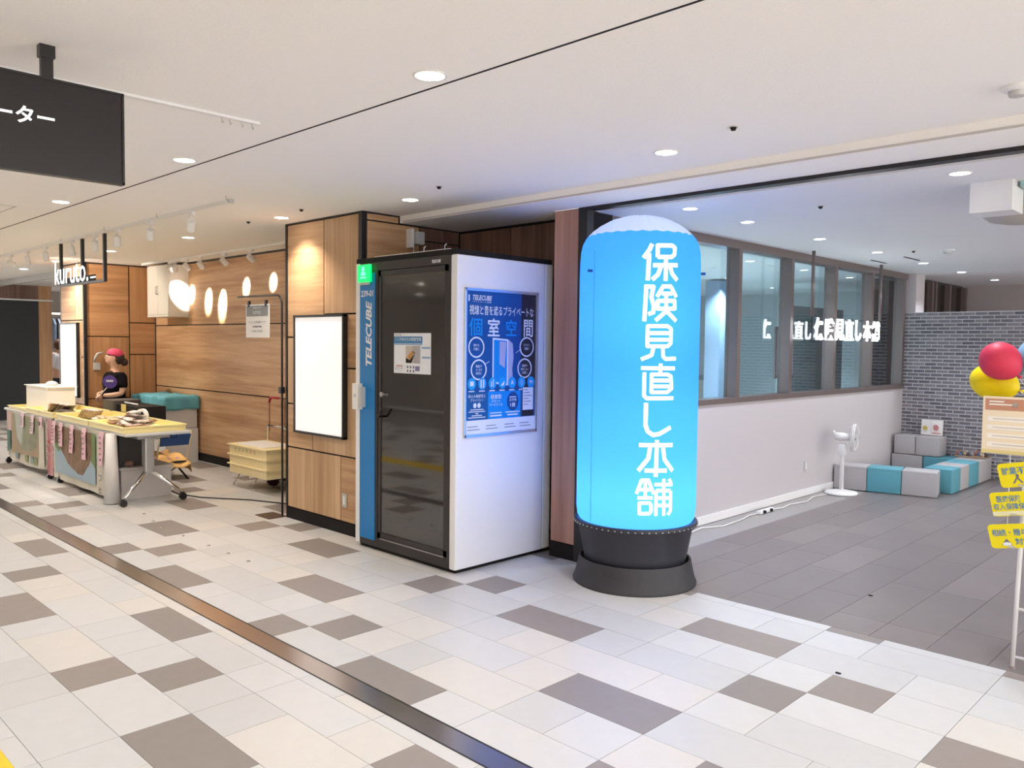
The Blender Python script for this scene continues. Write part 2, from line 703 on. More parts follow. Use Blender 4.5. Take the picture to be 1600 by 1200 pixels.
box(bm, -6.74, -5.553, PF - .016, PF + .01, 0, .1)
box(bm, -5.57, -5.549, PF, 5.0, 0, .1)
obj('skirting', bm, M_blackm, wp)
bm = N()
box(bm, -6.745, -6.72, PF - .018, PF + .02, .1, ZC)
box(bm, -5.598, -5.549, PF - .018, PF + .03, .1, ZC)
box(bm, -6.74, -5.55, PF - .018, PF + .0, 2.688, ZC)
box(bm, -5.565, -5.549, PF, 4.30, 2.688, ZC)
obj('corner_trim', bm, M_black, wp)
# recess back wall and pilaster beside the shop opening
wr = struct('wall_recess', B(-5.565, -4.142, 4.985, 5.08, 0, ZS), M_blackm, 'dark wood wall of the recess behind the booth')
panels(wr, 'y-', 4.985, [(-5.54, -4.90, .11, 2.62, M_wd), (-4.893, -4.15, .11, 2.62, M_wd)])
obj('skirting', B(-5.56, -4.15, 4.965, 4.99, 0, .1), M_blackm, wr)
wl = struct('wall_pilaster', B(-4.142, -3.897, 4.695, 5.08, 0, ZS), M_blackm, 'narrow dark wood pilaster beside the shop opening')
M_pil = wood('pilaster_wood', (0.36, 0.185, 0.13), (0.55, 0.31, 0.225), 'v')
panels(wl, 'y-', 4.695, [(-4.142, -3.899, .118, 2.636, M_pil)])
obj('skirting', B(-4.142, -3.897, 4.675, 4.70, 0, .115), M_blackm, wl)
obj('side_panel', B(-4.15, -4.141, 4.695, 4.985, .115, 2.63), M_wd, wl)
# black frame of the shop opening
fr = struct('trim_3', B(-3.897, -3.816, 4.672, 4.75, 0, 2.65), M_black, 'black metal frame around the wide shop opening')
obj('head_rail', B(-3.816, 5, 4.672, 4.75, 2.617, 2.65), M_black, fr)

# ---- store left wall with its window band
ww = struct('wall_left', B(S0 - 0.12, S0, 4.75, 11.62, 0, 1.095), M_white, 'white shop wall under the interior window band')
obj('wall_end', B(S0 - 0.12, S0, 4.75, 5.08, 1.095, 2.64), M_white, ww)
bb = struct('baseboard_left', B(S0, S0 + 0.012, 4.76, 9.6, 0, 0.075), M_plwhite, 'white baseboard along the shop wall')
wn = sempty('window_1', 'long interior window band with bronze mullions above the white wall', (S0, 8.3, 1.1))
M_br = mat('bronze_frame', (0.19, 0.145, 0.135), 0.32, metal=0.35, spec=0.6)
obj('sill', B(S0 - 0.14, S0 + 0.012, 5.08, 11.62, 1.095, 1.145), M_br, wn)
obj('head', B(S0 - 0.14, S0 + 0.004, 5.08, 11.62, 2.56, 2.635), M_br, wn)
mull = [5.11, 6.005, 7.10, 8.20, 9.31, 10.41, 11.52]
for my in mull:
    obj('mullion', B(S0 - 0.13, S0 + 0.004, my - .03, my + .032, 1.145, 2.56), M_br, wn)
for a, b in zip(mull[:-1], mull[1:]):
    obj('pane', B(S0 - 0.10, S0 - 0.094, a + .032, b - .03, 1.145, 2.56), M_glass, wn)
# wall beyond the brick screen
wc = struct('wall_column', B(-3.93, -3.80, 11.62, 11.95, 0, 2.64), M_white, 'white column at the end of the window band')
w2 = sempty('window_2', 'dark window beyond the brick screen', (-3.95, 13.2, 0))
obj('sill', B(-4.05, -3.93, 11.95, 14.35, 0, 1.1), M_white, w2)
for my in (11.98, 12.7, 12.85, 13.5, 14.3):
    obj('mullion', B(-4.03, -3.92, my - .04, my + .04, 1.1, 2.6), M_br, w2)
obj('pane', B(-4.0, -3.99, 11.95, 14.35, 1.1, 2.63), glass('dark_glass', (0.35, 0.3, 0.28), 0.05), w2)
obj('dark_backing', B(-4.5, -4.42, 11.7, 14.6, 0, 2.7), mat('dark_room', (0.05, 0.04, 0.04), 0.8), w2)  # near-black sheet standing in for the dark room behind the pane
wb = struct('wall_back', B(-4.1, 5, 14.4, 14.5, 0, 2.7), mat('back_wall', (0.42, 0.37, 0.36), 0.8), 'mauve-beige wall at the back of the shop')
obj('vent', B(-3.93, -3.55, 14.37, 14.4, 2.0, 2.22), M_blackm, wb)

# ---- room behind the windows
M_room = mat('room_wall', (0.55, 0.62, 0.65), 0.8)
rm = struct('wall_inner_room', B(-8.6, -8.5, 5.1, 14.6, 0, 2.62), M_room, 'pale blue-grey wall of the room behind the windows')
obj('low_rail', B(-8.5, -8.44, 5.1, 14.6, 0.98, 1.06), mat('rail_grey', (0.22, 0.26, 0.28), 0.6), rm)
obj('dado', B(-8.5, -8.47, 5.1, 14.6, 0.0, 0.98), mat('dado_pale', (0.62, 0.66, 0.62), 0.8), rm)
struct('wall_inner_far', B(-8.5, -4.1, 14.5, 14.6, 0, 2.62), M_room, 'far wall of the room behind the windows')
struct('wall_inner_near', B(-8.5, -4.05, 5.09, 5.16, 0, 2.62), M_room, 'near wall of the room behind the windows')
struct('floor_inner', B(-8.5, -4.03, 5.16, 14.5, -0.05, 0.0), M_gplastic, 'floor of the room behind the windows')
struct('ceiling_inner', B(-8.6, -4.0, 5.1, 14.6, 2.62, 2.7), mat('inner_ceiling', (0.6, 0.68, 0.7), 0.9), 'ceiling of the room behind the windows')
M_part = mat('partition_grey', (0.24, 0.23, 0.25), 0.7)
for (x0, x1, y0, y1, z1, m, lb) in [(-6.6, -6.5, 8.6, 10.6, 2.2, M_part, 'lilac-grey partition behind the left window panes'),
                                    (-6.45, -6.2, 10.7, 11.0, 2.6, mat('blue_post', (0.2, 0.3, 0.42), 0.5), 'blue-grey post in the room behind the windows'),
                                    (-5.6, -5.5, 11.3, 13.4, 2.25, mat('teal_panel', (0.22, 0.3, 0.32), 0.6), 'teal-grey partition behind the right window panes')]:
    tag(obj('partition', B(x0, x1, y0, y1, 0, z1), m), lb, 'partition')
t = thing('framed_picture', 'framed lilac picture hanging in the room behind the windows', 'picture', (-5.0, 10.0, 1.2))
obj('frame', B(-5.02, -5.0, 10.05, 10.6, 1.22, 1.9), M_br, t)
obj('print', B(-5.0, -4.996, 10.08, 10.57, 1.26, 1.86), mat('picture_print', (0.42, 0.36, 0.42), 0.5), t)
bm = N()
tube(bm, [(-5.01, 10.1, 1.89), (-5.01, 10.1, 2.62)], 0.004)
obj('wire', bm, M_steel, t)
bm = N()
tube(bm, [(-5.01, 10.55, 1.89), (-5.01, 10.55, 2.62)], 0.004)
obj('wire', bm, M_steel, t)

# ---- brick patterned screen
BR = [mat('brick%d' % i, c, 0.75, noise=0.3, nscale=14) for i, c in enumerate([(0.15, 0.143, 0.155), (0.19, 0.18, 0.19), (0.12, 0.113, 0.128), (0.23, 0.22, 0.23)])]
wbk = struct('wall_brick', B(-3.93, -1.6, 11.57, 11.62, 0, 2.115), mat('mortar', (0.62, 0.60, 0.62), 0.9), 'grey brick screen wall behind the play corner')
BRM = {}
spots_ = []
rb = random.Random(11)
r_ = 0
z = 0.0
while z < 2.11:
    x = -3.93 - (0.072 if r_ % 2 else 0)
    while x < -1.6:
        spots_.append((max(x, -3.93), z, min(x + .145, -1.6) - max(x, -3.93)))
        x += .145
    z += .047
    r_ += 1
spots_.sort(key=lambda s: -s[1] + (0 if s[0] < -2.4 else 9))
rest = bmesh.new()
for i, (x, z, wd) in enumerate(spots_):
    if wd < 0.03:
        continue
    zz = min(z + .036, 2.113)
    if i < 300:
        k = (round(wd, 3), round(zz - z, 3), rb.randrange(4))
        if k not in BRM:
            b_ = bmesh.new()
            box(b_, .003, wd - .008, -.006, .001, .002, zz - z)
            me = bpy.data.meshes.new('brick')
            b_.to_mesh(me)
            b_.free()
            me.materials.append(BR[k[2]])
            BRM[k] = me
        o = bpy.data.objects.new('brick', BRM[k])
        COL.objects.link(o)
        o.location = (x, 11.57, z)
        o.parent = wbk
    else:
        for v in box(rest, x + .003, x + wd - .008, 11.564, 11.571, z + .002, zz):
            pass
        for f in rest.faces[-6:] if False else []:
            pass
ro = obj('more_bricks', rest, BR[0], wbk)
ro['kind'] = 'stuff'
for m in BR[1:]:
    ro.data.materials.append(m)
for i, p in enumerate(ro.data.polygons):
    p.material_index = (i // 6 * 7 + i // 30) % 4

# ---- stall alcove on the left
wk = struct('wall_alcove', B(-12.3, -6.735, 4.945, 5.05, 0, ZC), M_blackm, 'wood panelled back wall of the alcove with ellipses of light')
panels(wk, 'y-', 4.945, [(-12.17, -6.74, 1.846, 2.68, M_wh), (-12.17, -6.74, .966, 1.838, M_wh), (-12.17, -6.74, .105, .958, M_wh)])
obj('skirting', B(-12.2, -6.74, 4.925, 4.95, 0, .1), M_blackm, wk)
wa = struct('wall_alcove_left', B(-13.0, -12.195, 3.97, 5.05, 0, ZC), M_blackm, 'wood panelled side wall of the alcove behind the stallholder')
M_wh2 = wood('wood_side_horizontal', (0.36, 0.175, 0.075), (0.56, 0.31, 0.15), 'h')
M_wv2 = wood('wood_side_vertical', (0.36, 0.185, 0.08), (0.55, 0.31, 0.15), 'v')
panels(wa, 'x+', -12.195, [(3.99, 4.555, 1.676, 2.685, M_wh2), (4.565, 4.93, 1.879, 2.685, M_wv2), (4.565, 4.93, 1.421, 1.871, M_wh2), (3.99, 4.555, .80, 1.668, M_wv2),
                           (3.99, 4.555, .105, .792, M_wh2), (4.565, 4.93, .105, 1.413, M_wv2)])
wq = struct('wall_far_pillar', B(-13.13, -12.197, 3.955, 4.6, 0, ZC), M_blackm, 'wood panelled pillar at the left end of the alcove')
panels(wq, 'y-', 3.955, [(-13.12, -12.52, 1.9, 2.685, M_wh), (-12.512, -12.20, 1.9, 2.685, M_wv), (-13.12, -12.30, .72, 1.892, M_wv), (-12.292, -12.20, 1.38, 1.892, M_wh),
                         (-12.292, -12.20, .72, 1.372, M_wh), (-13.12, -12.20, .105, .712, M_wh)])
bm = N()
box(bm, -12.197, -12.165, 3.94, 3.985, .1, ZC)
box(bm, -13.14, -13.12, 3.94, 3.96, .1, ZC)
box(bm, -13.13, -12.17, 3.938, 3.96, 0, .1)
box(bm, -12.199, -12.165, 4.925, 4.945, .1, ZC)
box(bm, -12.197, -6.74, 4.925, 4.95, 2.68, ZC)
box(bm, -12.2, -12.175, 3.98, 4.93, 2.688, ZC)
obj('corner_trim', bm, M_black, wq)
# far left: dark wall of the next unit, timber jamb and lit shop beyond
struct('floor_far', B(-24, -12.5, 4.88, 7.2, -0.05, -0.001), mat('far_floor', (0.2, 0.19, 0.18), 0.4), 'dark floor of the shop beyond the stall')
struct('ceiling_far', B(-24, -13.1, 5.2, 7.2, ZC, ZC + .1), M_ceil, 'ceiling of the shop beyond the stall')
fd = struct('wall_far_left', B(-18.6, -18.5, 3.2, 5.14, 0, 2.40), mat('charcoal_wall', (0.022, 0.023, 0.025), 0.6, noise=0.2, nscale=30), 'charcoal wall of the closed unit at the far left')
obj('picture_rail', B(-18.55, -18.45, 3.2, 5.40, 2.39, 2.42), M_plwhite, fd)
obj('upper_panel', B(-18.6, -18.5, 3.2, 5.14, 2.40, ZC), M_wd, fd)
jm = struct('wall_jamb', B(-18.6, -18.49, 5.14, 5.38, 0, ZC), M_wv2, 'timber jamb beside the charcoal wall')
hd = struct('trim_4', B(-18.5, -13.13, 4.2, 4.26, 2.60, ZC), M_gplastic, 'pale header over the far left unit')
fb = struct('wall_far_shop', B(-20.6, -20.5, 5.2, 7.2, 0, 2.7), mat('far_shop_wall', (0.6, 0.55, 0.48), 0.8), 'bright back wall of the clothes shop beyond')
struct('wall_far_shop_side', B(-20.6, -12.5, 7.2, 7.3, 0, 2.7), M_white, 'side wall of the clothes shop beyond')

# ================================================================ LAMPS
def downlight(x, y, zc, label, group, W, col, lampm, r=0.058, angle=120, light=True):
    t = thing('downlight', label, 'ceiling light', (x, y, zc), group)
    bm = N()
    lathe(bm, [(r, -0.001), (r + .002, -0.004), (r + .012, -0.004), (r + .013, 0.0)], (x, y, zc), 32, cap=False)
    obj('trim_ring', bm, M_plwhite, t, True)
    bm = N()
    cyl(bm, (x, y, zc - 0.003), r, 0.002, 32)
    obj('diffuser', bm, lampm, t)
    if light:
        l = spot((x, y, zc - 0.012), (x, y, 0), W, angle, 0.75, col, 0.05)
        l.parent = t
        l.location = (0, 0, -0.012)
    return t


G1 = 'round downlights in the corridor ceiling'
for x, y, lb, col, W in [
        (-2.562, 2.133, 'largest round downlight, near the ceiling shadow gap at top centre', NEUTRAL, 1.0),
        (-4.825, 2.132, 'round downlight beside the shadow gap, right of the black sign', NEUTRAL, 1.0),
        (-7.019, 2.12, 'round downlight below and behind the black hanging sign', NEUTRAL, 1.0),
        (-2.59, 3.851, 'round downlight in the corridor ceiling above the blue inflatable column', NEUTRAL, 1.0),
        (-4.853, 3.856, 'round downlight in the ceiling above the phone booth', NEUTRAL, 1.0),
        (-6.401, 3.678, 'warm round downlight just in front of the wood pillar', WARM, 1.0),
        (-8.388, 3.74, 'warm round downlight between the two lighting tracks, right of the lit sign', WARM, 1.0),
        (-10.426, 3.69, 'warm round downlight right behind the lit hanging sign', WARM, 1.0),
        (-12.413, 3.68, 'warm round downlight near the far pillar', WARM, 1.0),
        (-14.2, 3.75, 'small distant downlight left of the far pillar', WARM, 1.0),
        (-16.1, 3.82, 'most distant small downlight at the left edge', WARM, 1.0)]:
    downlight(x, y, ZC, lb, G1, CORRIDOR_W * W, col, M_lamp)
for x in (-2.56, -4.8, -7.04, -9.3, -11.5, -14, 1.9, -0.33):
    for y in (2.13, 0.2, -1.8, -3.8):
        if y == 2.13 and -8 < x < -2:
            continue
        downlight(x, y, ZC, 'round corridor downlight outside the picture', G1 + ' outside the picture', CORRIDOR_W, NEUTRAL, M_lamp)
downlight(-0.33, 3.85, ZC, 'round corridor downlight just off the right edge', G1, CORRIDOR_W, NEUTRAL, M_lamp)
G2 = 'downlights in the shop ceiling'
ords = ['nearest of the row of shop downlights along the windows', 'second shop downlight along the windows', 'third shop downlight along the windows, above the hanging letters',
        'fourth shop downlight along the windows', 'fifth shop downlight, above the end of the window band', 'sixth shop downlight, above the brick screen', 'farthest shop downlight in the row']
for y, lb in zip((5.199, 6.049, 7.405, 8.809, 10.24, 11.705, 13.278), ords):
    downlight(-3.28, y, 2.635, lb, G2, STORE_W, COOL, M_lampc, r=.05)
downlight(-1.469, 5.146, 2.635, 'bright shop downlight beside the white hanging box', G2, STORE_W, COOL, M_lampc, r=.052)
for x in (-1.47, 0.4, 2.4):
    for y in (7.4, 10.2, 13.0):
        downlight(x, y, 2.635, 'shop downlight outside the picture', G2 + ' outside the picture', STORE_W * 1.2, COOL, M_lampc)
for y in (5.7, 7.4, 8.2, 9.4, 10.6, 12.4):
    downlight(-6.0 if y != 8.2 else -7.4, y, 2.62, 'small downlight in the room behind the windows', 'downlights in the room behind the windows', 420, (0.8, 0.95, 1.0), M_lampc)
for x, y in ((-19.3, 5.9), (-17.3, 6.1), (-15.2, 6.1)):
    downlight(x, y, ZC, 'downlight in the clothes shop beyond the stall', 'downlights in the clothes shop', 60, NEUTRAL, M_lamp)

# detectors and sprinkler heads
for x, y, z, lb in [(-2.051, 3.622, ZC, 'small dark sprinkler head in the ceiling above right of the blue column'),
                    (-4.291, 3.658, ZC, 'small dark sprinkler head in the ceiling above the phone booth'),
                    (-6.839, 3.599, ZC, 'small dark sprinkler head in the ceiling left of the wood pillar'),
                    (-5.87, 3.55, ZC, 'tiny ceiling stud above the wood pillar'),
                    (-2.525, 5.70, 2.635, 'small sprinkler head in the shop ceiling'),
                    (-2.95, 8.9, 2.635, 'far small sprinkler head in the shop ceiling')]:
    t = thing('sprinkler', lb, 'sprinkler', (x, y, z), 'sprinkler heads')
    bm = N()
    cyl(bm, (x, y, z - .004), .022, .004, 20)
    obj('plate', bm, M_gplastic, t)
    bm = N()
    cyl(bm, (x, y, z - .018), .011, .014, 12, r2=.016)
    obj('head', bm, M_blackm, t)
for x, y, z, r, lb, grp in [(-0.893, 3.834, ZC, .06, 'round ceiling detector at the right edge of the corridor ceiling', None), (-2.662, 9.003, 2.635, .07, 'round white smoke detector in the shop ceiling', None)]:
    t = thing('smoke_detector', lb, 'detector', (x, y, z))
    bm = N()
    lathe(bm, [(r, 0), (r, -.012), (r * .8, -.02)], (x, y, z), 28)
    obj('base', bm, M_plwhite, t, 'auto')
    bm = N()
    lathe(bm, [(r * .55, -.02), (r * .5, -.04), (.004, -.045)], (x, y, z), 24)
    obj('sensor', bm, M_gplastic, t, 'auto')
for i, (x0, x1, y0, y1) in enumerate([(-3.62, -3.60, 9.52, 9.98), (-3.22, -3.20, 9.40, 9.88)]):
    t = tag(obj('air_slot', B(x0, x1, y0, y1, 2.630, 2.636), M_blackm), ['thin dark air slot in the shop ceiling nearer the windows', 'thin dark air slot in the shop ceiling farther from the windows'][i], 'vent', 'air slots in the shop ceiling')

# small ceiling hooks by the front track and a hatch
for i, (x, y) in enumerate(((-5.77, 2.86), (-7.02, 2.86), (-8.27, 2.87), (-9.52, 2.87))):
    bm = N()
    tube(bm, [(x, y, ZC), (x, y, ZC - .025), (x + .012, y, ZC - .035), (x + .02, y, ZC - .028)], .003, 6)
    tag(obj('ceiling_hook', bm, M_steel, None, True), 'tiny metal hook in the row of ceiling hooks beside the front track', 'hook', 'ceiling hooks by the front track')
t = thing('ceiling_hatch', 'flush square access hatch in the ceiling at the left edge', 'hatch', (-7.6, 1.75, ZC))
bm = N()
for q4 in ((-8.0, -7.545, 1.50, 1.508), (-8.0, -7.545, 1.942, 1.95), (-8.0, -7.992, 1.5, 1.95), (-7.553, -7.545, 1.5, 1.95)):
    box(bm, q4[0], q4[1], q4[2], q4[3], ZC - .003, ZC)
obj('frame', bm, M_gplastic, t)
# picture hanging rail on the ceiling
t = thing('ceiling_rail', 'thin white hanging rail on the ceiling with small hooks at its end', 'rail', (-3.73, 0.9, ZC))
obj('rail', B(-3.745, -3.715, -1.0, 2.02, ZC - .012, ZC), M_plwhite, t)
for y in (1.83, 1.87, 1.93, 1.985):
    bm = N()
    tube(bm, [(-3.73, y, ZC - .012), (-3.73, y, ZC - .03), (-3.722, y, ZC - .04), (-3.712, y, ZC - .034)], .0022, 6)
    obj('hook', bm, M_steel, t)

# ---- black hanging direction sign
t = thing('hanging_sign', 'black hanging direction sign with white letters at top left', 'sign', (-3.35, 0.97, ZC))
obj('panel', B(-3.365, -3.335, -1.3, 1.231, 2.237, 2.577, bev=.003), mat('sign_black', (0.012, 0.009, 0.010), 0.3), t)
bm = N()
box(bm, -3.37, -3.33, -1.3, 1.236, 2.232, 2.24)
box(bm, -3.37, -3.33, -1.3, 1.236, 2.574, 2.582)
box(bm, -3.37, -3.33, 1.228, 1.236, 2.232, 2.582)
obj('frame', bm, M_black, t)
bm = N()
box(bm, -3.362, -3.338, .95, .99, 2.58, 2.66)
box(bm, -3.368, -3.332, .944, .996, 2.655, ZC)
obj('pole', bm, M_black, t)
bm = N()
box(bm, -3.362, -3.338, -.95, -.91, 2.58, ZC)
obj('pole', bm, M_black, t)
Bd = Board(t, (-3.335, 0, 0), (0, 1, 0), (0, 0, 1))
M_swhite = mat('sign_white', (0.85, 0.87, 0.9), 0.5, emit=.75, ecol=(.95, .98, 1))
Bd.text('lettering', 'エレベーター', .79, 2.434, .40, .062, M_swhite, bold=.02)
Bd.flush()

# ---- lighting tracks with spot heads
def head(t, x, y, z, aim, W, cone=26, r=.03, L=.10):
    """one track spotlight thing"""
    d = (Vector(aim) - Vector((x, y, z))).normalized()
    s = thing('track_spotlight', t[0], 'spotlight', (x, y, t[2]), t[1])
    bm = N()
    box(bm, x - .05, x + .05, y - .016, y + .016, t[2] - .03, t[2], bev=.003)
    obj('adapter', bm, M_plwhite, s)
    bm = N()
    cyl(bm, (x, y, z), .007, t[2] - .03 - z, 10)
    obj('stem', bm, M_plwhite, s)
    c = Vector((x, y, z))
    bm = N()
    vs = cyl(bm, (0, 0, -L * .55), r, L, 24)
    q = d.to_track_quat('-Z', 'Y').to_matrix()
    bmesh.ops.transform(bm, matrix=Matrix.Translation(c) @ q.to_4x4(), verts=bm.verts)
    obj('lamp_body', bm, M_plwhite, s, 'auto')
    bm = N()
    cyl(bm, (0, 0, -L * .55 - .002), r * .85, .003, 24)
    bmesh.ops.transform(bm, matrix=Matrix.Translation(c) @ q.to_4x4(), verts=bm.verts)
    obj('lens', bm, M_lamp if cone < 40 else M_gplastic, s)
    bm = N()
    box(bm, -.018, .018, r - .002, r + .002, -.035, -.027)
    bmesh.ops.transform(bm, matrix=Matrix.Translation(c) @ q.to_4x4(), verts=bm.verts)
    obj('vent_slot', bm, M_blackm, s)
    if W:
        l = spot(c + d * (L * .55 + .012), aim, W, cone, .5, WARM, .012)
        l.parent = s
        l.location = Vector(l.location) - LOC[s.name]
    return s


t1 = thing('lighting_track', 'long white lighting track over the stall tables', 'lighting track', (-9, 2.95, ZC))
obj('rail', B(-14.0, -5.88, 2.934, 2.966, ZC - .025, ZC), M_plwhite, t1)
obj('rail_cap', B(-5.885, -5.86, 2.93, 2.97, ZC - .028, ZC), M_gplastic, t1)
hl = ['spotlight at the right end of the front track', 'second spotlight from the right end of the front track', 'third spotlight from the right on the front track', 'spotlight just right of the lit hanging sign on the front track',
      'spotlight above the middle of the lit hanging sign', 'spotlight left of the lit hanging sign', 'spotlight near the left end of the front track', 'second spotlight from the left edge on the front track', 'leftmost spotlight on the front track in view']
for i, x in enumerate((-6.56, -7.38, -8.15, -8.75, -9.44, -10.32, -11.0, -11.7, -12.25)):
    aim = [(-7.5, 3.3, 1.6), (-8.3, 3.3, 1.3), (-8.8, 3.2, .75), (-9.3, 3.3, .75), (-9.6, 3.3, .75), (-10.8, 3.3, .75), (-11.3, 3.3, .75), (-12.19, 4.5, 1.7), (-12.6, 3.3, .75)][i]
    head((hl[i], 'spotlights on the front track', ZC - .025), x, 2.95, 2.57, aim, 38 if i in (2, 3, 4, 5, 6) else (70 if i == 7 else 0), 46 if i != 7 else 100)
t2 = thing('lighting_track', 'white lighting track along the alcove back wall', 'lighting track', (-9, 4.6, ZC))
obj('rail', B(-11.8, -6.76, 4.584, 4.616, ZC - .025, ZC), M_plwhite, t2)
glow = [(-11.06, 4.80, 2.32), (-10.951, 4.94, 2.30), (-10.452, 4.94, 2.2), (-10.053, 4.94, 2.15), (-9.424, 4.94, 2.33), (-8.773, 4.94, 2.36)]
hl = ['leftmost spotlight on the alcove track, beside the white cabinet', 'second spotlight from the left on the alcove track', 'third spotlight from the left on the alcove track', 'fourth spotlight from the left on the alcove track',
      'fifth spotlight from the left on the alcove track', 'rightmost spotlight on the alcove track beside the wood pillar']
for i, x in enumerate((-10.25, -10.75, -10.2, -9.75, -9.18, -8.54)):
    px = [-10.72, -10.86, -10.38, -9.97, -9.34, -8.69][i]
    g = glow[i]
    head((hl[i], 'spotlights on the alcove track', ZC - .025), px, 4.6, 2.58, (g[0], g[1], g[2] - .02), 230, 29 if i else 39, r=.034, L=.09)

# ================================================================ INFLATABLE COLUMN
BC = (-3.31, 4.632, 0)
t = thing('inflatable_column', 'tall glowing blue inflatable column with white vertical lettering', 'advertising column', BC)
def shell_mat(name, col, dif):
    m = bpy.data.materials.new(name)
    m.use_nodes = True
    nt = m.node_tree
    nt.nodes.remove(nt.nodes['Principled BSDF'])
    d = nt.nodes.new('ShaderNodeBsdfDiffuse')
    d.inputs[0].default_value = (*dif, 1)
    tr = nt.nodes.new('ShaderNodeBsdfTranslucent')
    tr.inputs[0].default_value = (*col, 1)
    tc = nt.nodes.new('ShaderNodeTexCoord')
    nz = nt.nodes.new('ShaderNodeTexNoise')
    nz.inputs['Scale'].default_value = 14
    bp = nt.nodes.new('ShaderNodeBump')
    bp.inputs['Strength'].default_value = .12
    bp.inputs['Distance'].default_value = .02
    nt.links.new(tc.outputs['Object'], nz.inputs['Vector'])
    nt.links.new(nz.outputs['Fac'], bp.inputs['Height'])
    nt.links.new(bp.outputs[0], d.inputs['Normal'])
    ad = nt.nodes.new('ShaderNodeAddShader')
    nt.links.new(d.outputs[0], ad.inputs[0])
    nt.links.new(tr.outputs[0], ad.inputs[1])
    nt.links.new(ad.outputs[0], nt.nodes['Material Output'].inputs[0])
    MATS[name] = m
    return m
M_env = shell_mat('envelope_blue', (0.075, 0.31, 0.80), (0.012, 0.13, 0.33))
M_cap = shell_mat('envelope_white', (0.34, 0.34, 0.38), (0.50, 0.50, 0.52))
def wob(prof, seg=96, amp=0.0, k=26, z0=2.2):
    bm = N()
    rings = []
    for r, z in prof:
        a = amp * max(0, min(1, (z - z0) / .1))
        rings.append([bm.verts.new((BC[0] + (r * (1 + a * math.sin(k * 2 * PI * i / seg + math.sin(i)))) * math.cos(2 * PI * i / seg),
                                    BC[1] + (r * (1 + a * math.sin(k * 2 * PI * i / seg + math.sin(i)))) * math.sin(2 * PI * i / seg),
                                    z + a * .25 * math.sin(k * 2 * PI * i / seg))) for i in range(seg)])
    for i in range(len(prof) - 1):
        for j in range(seg):
            bm.faces.new((rings[i][j], rings[i][(j + 1) % seg], rings[i + 1][(j + 1) % seg], rings[i + 1][j]))
    return bm, rings
bm, rg = wob([(.385, .432), (.402, .46), (.41, .52), (.41, .9), (.41, 1.3), (.41, 1.7), (.41, 2.08), (.408, 2.2), (.402, 2.26), (.388, 2.31), (.366, 2.352), (.352, 2.37)], amp=.012)
obj('envelope', bm, M_env, t, True)
bm, rg = wob([(.352, 2.37), (.32, 2.403), (.27, 2.44), (.20, 2.478), (.11, 2.504), (.03, 2.513)], amp=.012)
bm.faces.new(rg[-1])
obj('cap', bm, M_cap, t, True)
M_rub = mat('black_rubber', (0.028, 0.027, 0.032), 0.55, noise=.15, nscale=30, bump=.1)
bm = N()
lathe(bm, [(.30, .0), (.425, .0), (.427, .012), (.423, .022), (.412, .05), (.398, .11), (.388, .16), (.383, .172), (.372, .17), (.366, .12)], BC, 72)
obj('base_ring', bm, M_rub, t, 'auto')
bm = N()
lathe(bm, [(.345, .10), (.352, .17), (.362, .22), (.392, .385), (.396, .392), (.398, .405), (.424, .407), (.428, .415), (.424, .436), (.415, .44), (.40, .435), (.38, .435)], BC, 72)
obj('base_tub', bm, mat('black_tub', (0.022, 0.023, 0.032), 0.45), t, 'auto')
bm = N()
for i in range(60):
    a = 2 * PI * i / 60
    box(bm, BC[0] + .426 * math.cos(a) - .004, BC[0] + .426 * math.cos(a) + .004, BC[1] + .426 * math.sin(a) - .004, BC[1] + .426 * math.sin(a) + .004, .418, .424)
obj('rim_stitching', bm, M_gplastic, t)
TH0 = -0.950342651
TH0 = math.atan2(-BC[1], -BC[0])
GLY = [["保",38,[[[181,2277],[143,2241],[53,2188]],[[139,2216],[123,2046]],[[272,2193],[269,2268],[509,2271],[561,2256],[554,2215],[502,2198],[272,2195]],[[202,2142],[617,2148]],[[407,2191],[408,2045]],[[325,2133],[282,2084],[192,2051]],[[483,2135],[520,2091],[613,2052]]]],["険",36,[[[105,2018],[82,1786]],[[105,2006],[215,2006],[184,1941],[225,1884],[219,1843],[143,1831]],[[348,2009],[513,2011]],[[365,2007],[273,1942]],[[502,2009],[605,1944]],[[351,1963],[527,1965]],[[422,1963],[428,1845]],[[286,1917],[577,1920],[581,1870],[289,1867],[286,1917]],[[421,1849],[256,1791]],[[448,1849],[610,1791]]]],["見",34,[[[137,1755],[460,1757],[522,1739],[523,1649],[467,1628],[137,1627],[137,1755]],[[139,1711],[524,1713]],[[141,1668],[526,1670]],[[234,1619],[206,1570],[44,1542]],[[386,1620],[394,1562],[438,1546],[621,1550]]]],["直",34,[[[47,1487],[605,1486]],[[357,1517],[349,1443]],[[101,1459],[98,1311],[139,1293],[588,1294]],[[212,1447],[214,1332],[473,1332],[552,1356],[536,1435],[466,1447],[212,1447]],[[214,1408],[542,1408]],[[216,1370],[544,1370]]]],["し",38,[[[135,1263],[131,1121],[169,1080],[252,1057],[356,1064],[551,1105]]]],["本",38,[[[38,992],[594,990]],[[320,1024],[311,786]],[[211,981],[188,906],[32,824]],[[421,980],[452,897],[603,821]],[[131,827],[497,825]]]],["舗",32,[[[88,765],[13,674]],[[74,763],[215,764]],[[195,764],[285,674]],[[57,702],[245,703]],[[145,749],[150,640]],[[30,648],[268,649]],[[61,615],[222,616],[243,603],[246,561],[215,547],[64,546],[61,615]],[[293,736],[608,731]],[[448,772],[457,531]],[[540,769],[578,743]],[[322,698],[324,532]],[[322,697],[569,693]],[[576,690],[579,560],[531,534]],[[324,648],[579,644]],[[327,600],[582,595]]]]]
def cylpt(s, z, r):
    a = TH0 + s
    return (BC[0] + r * math.cos(a), BC[1] + r * math.sin(a), z)
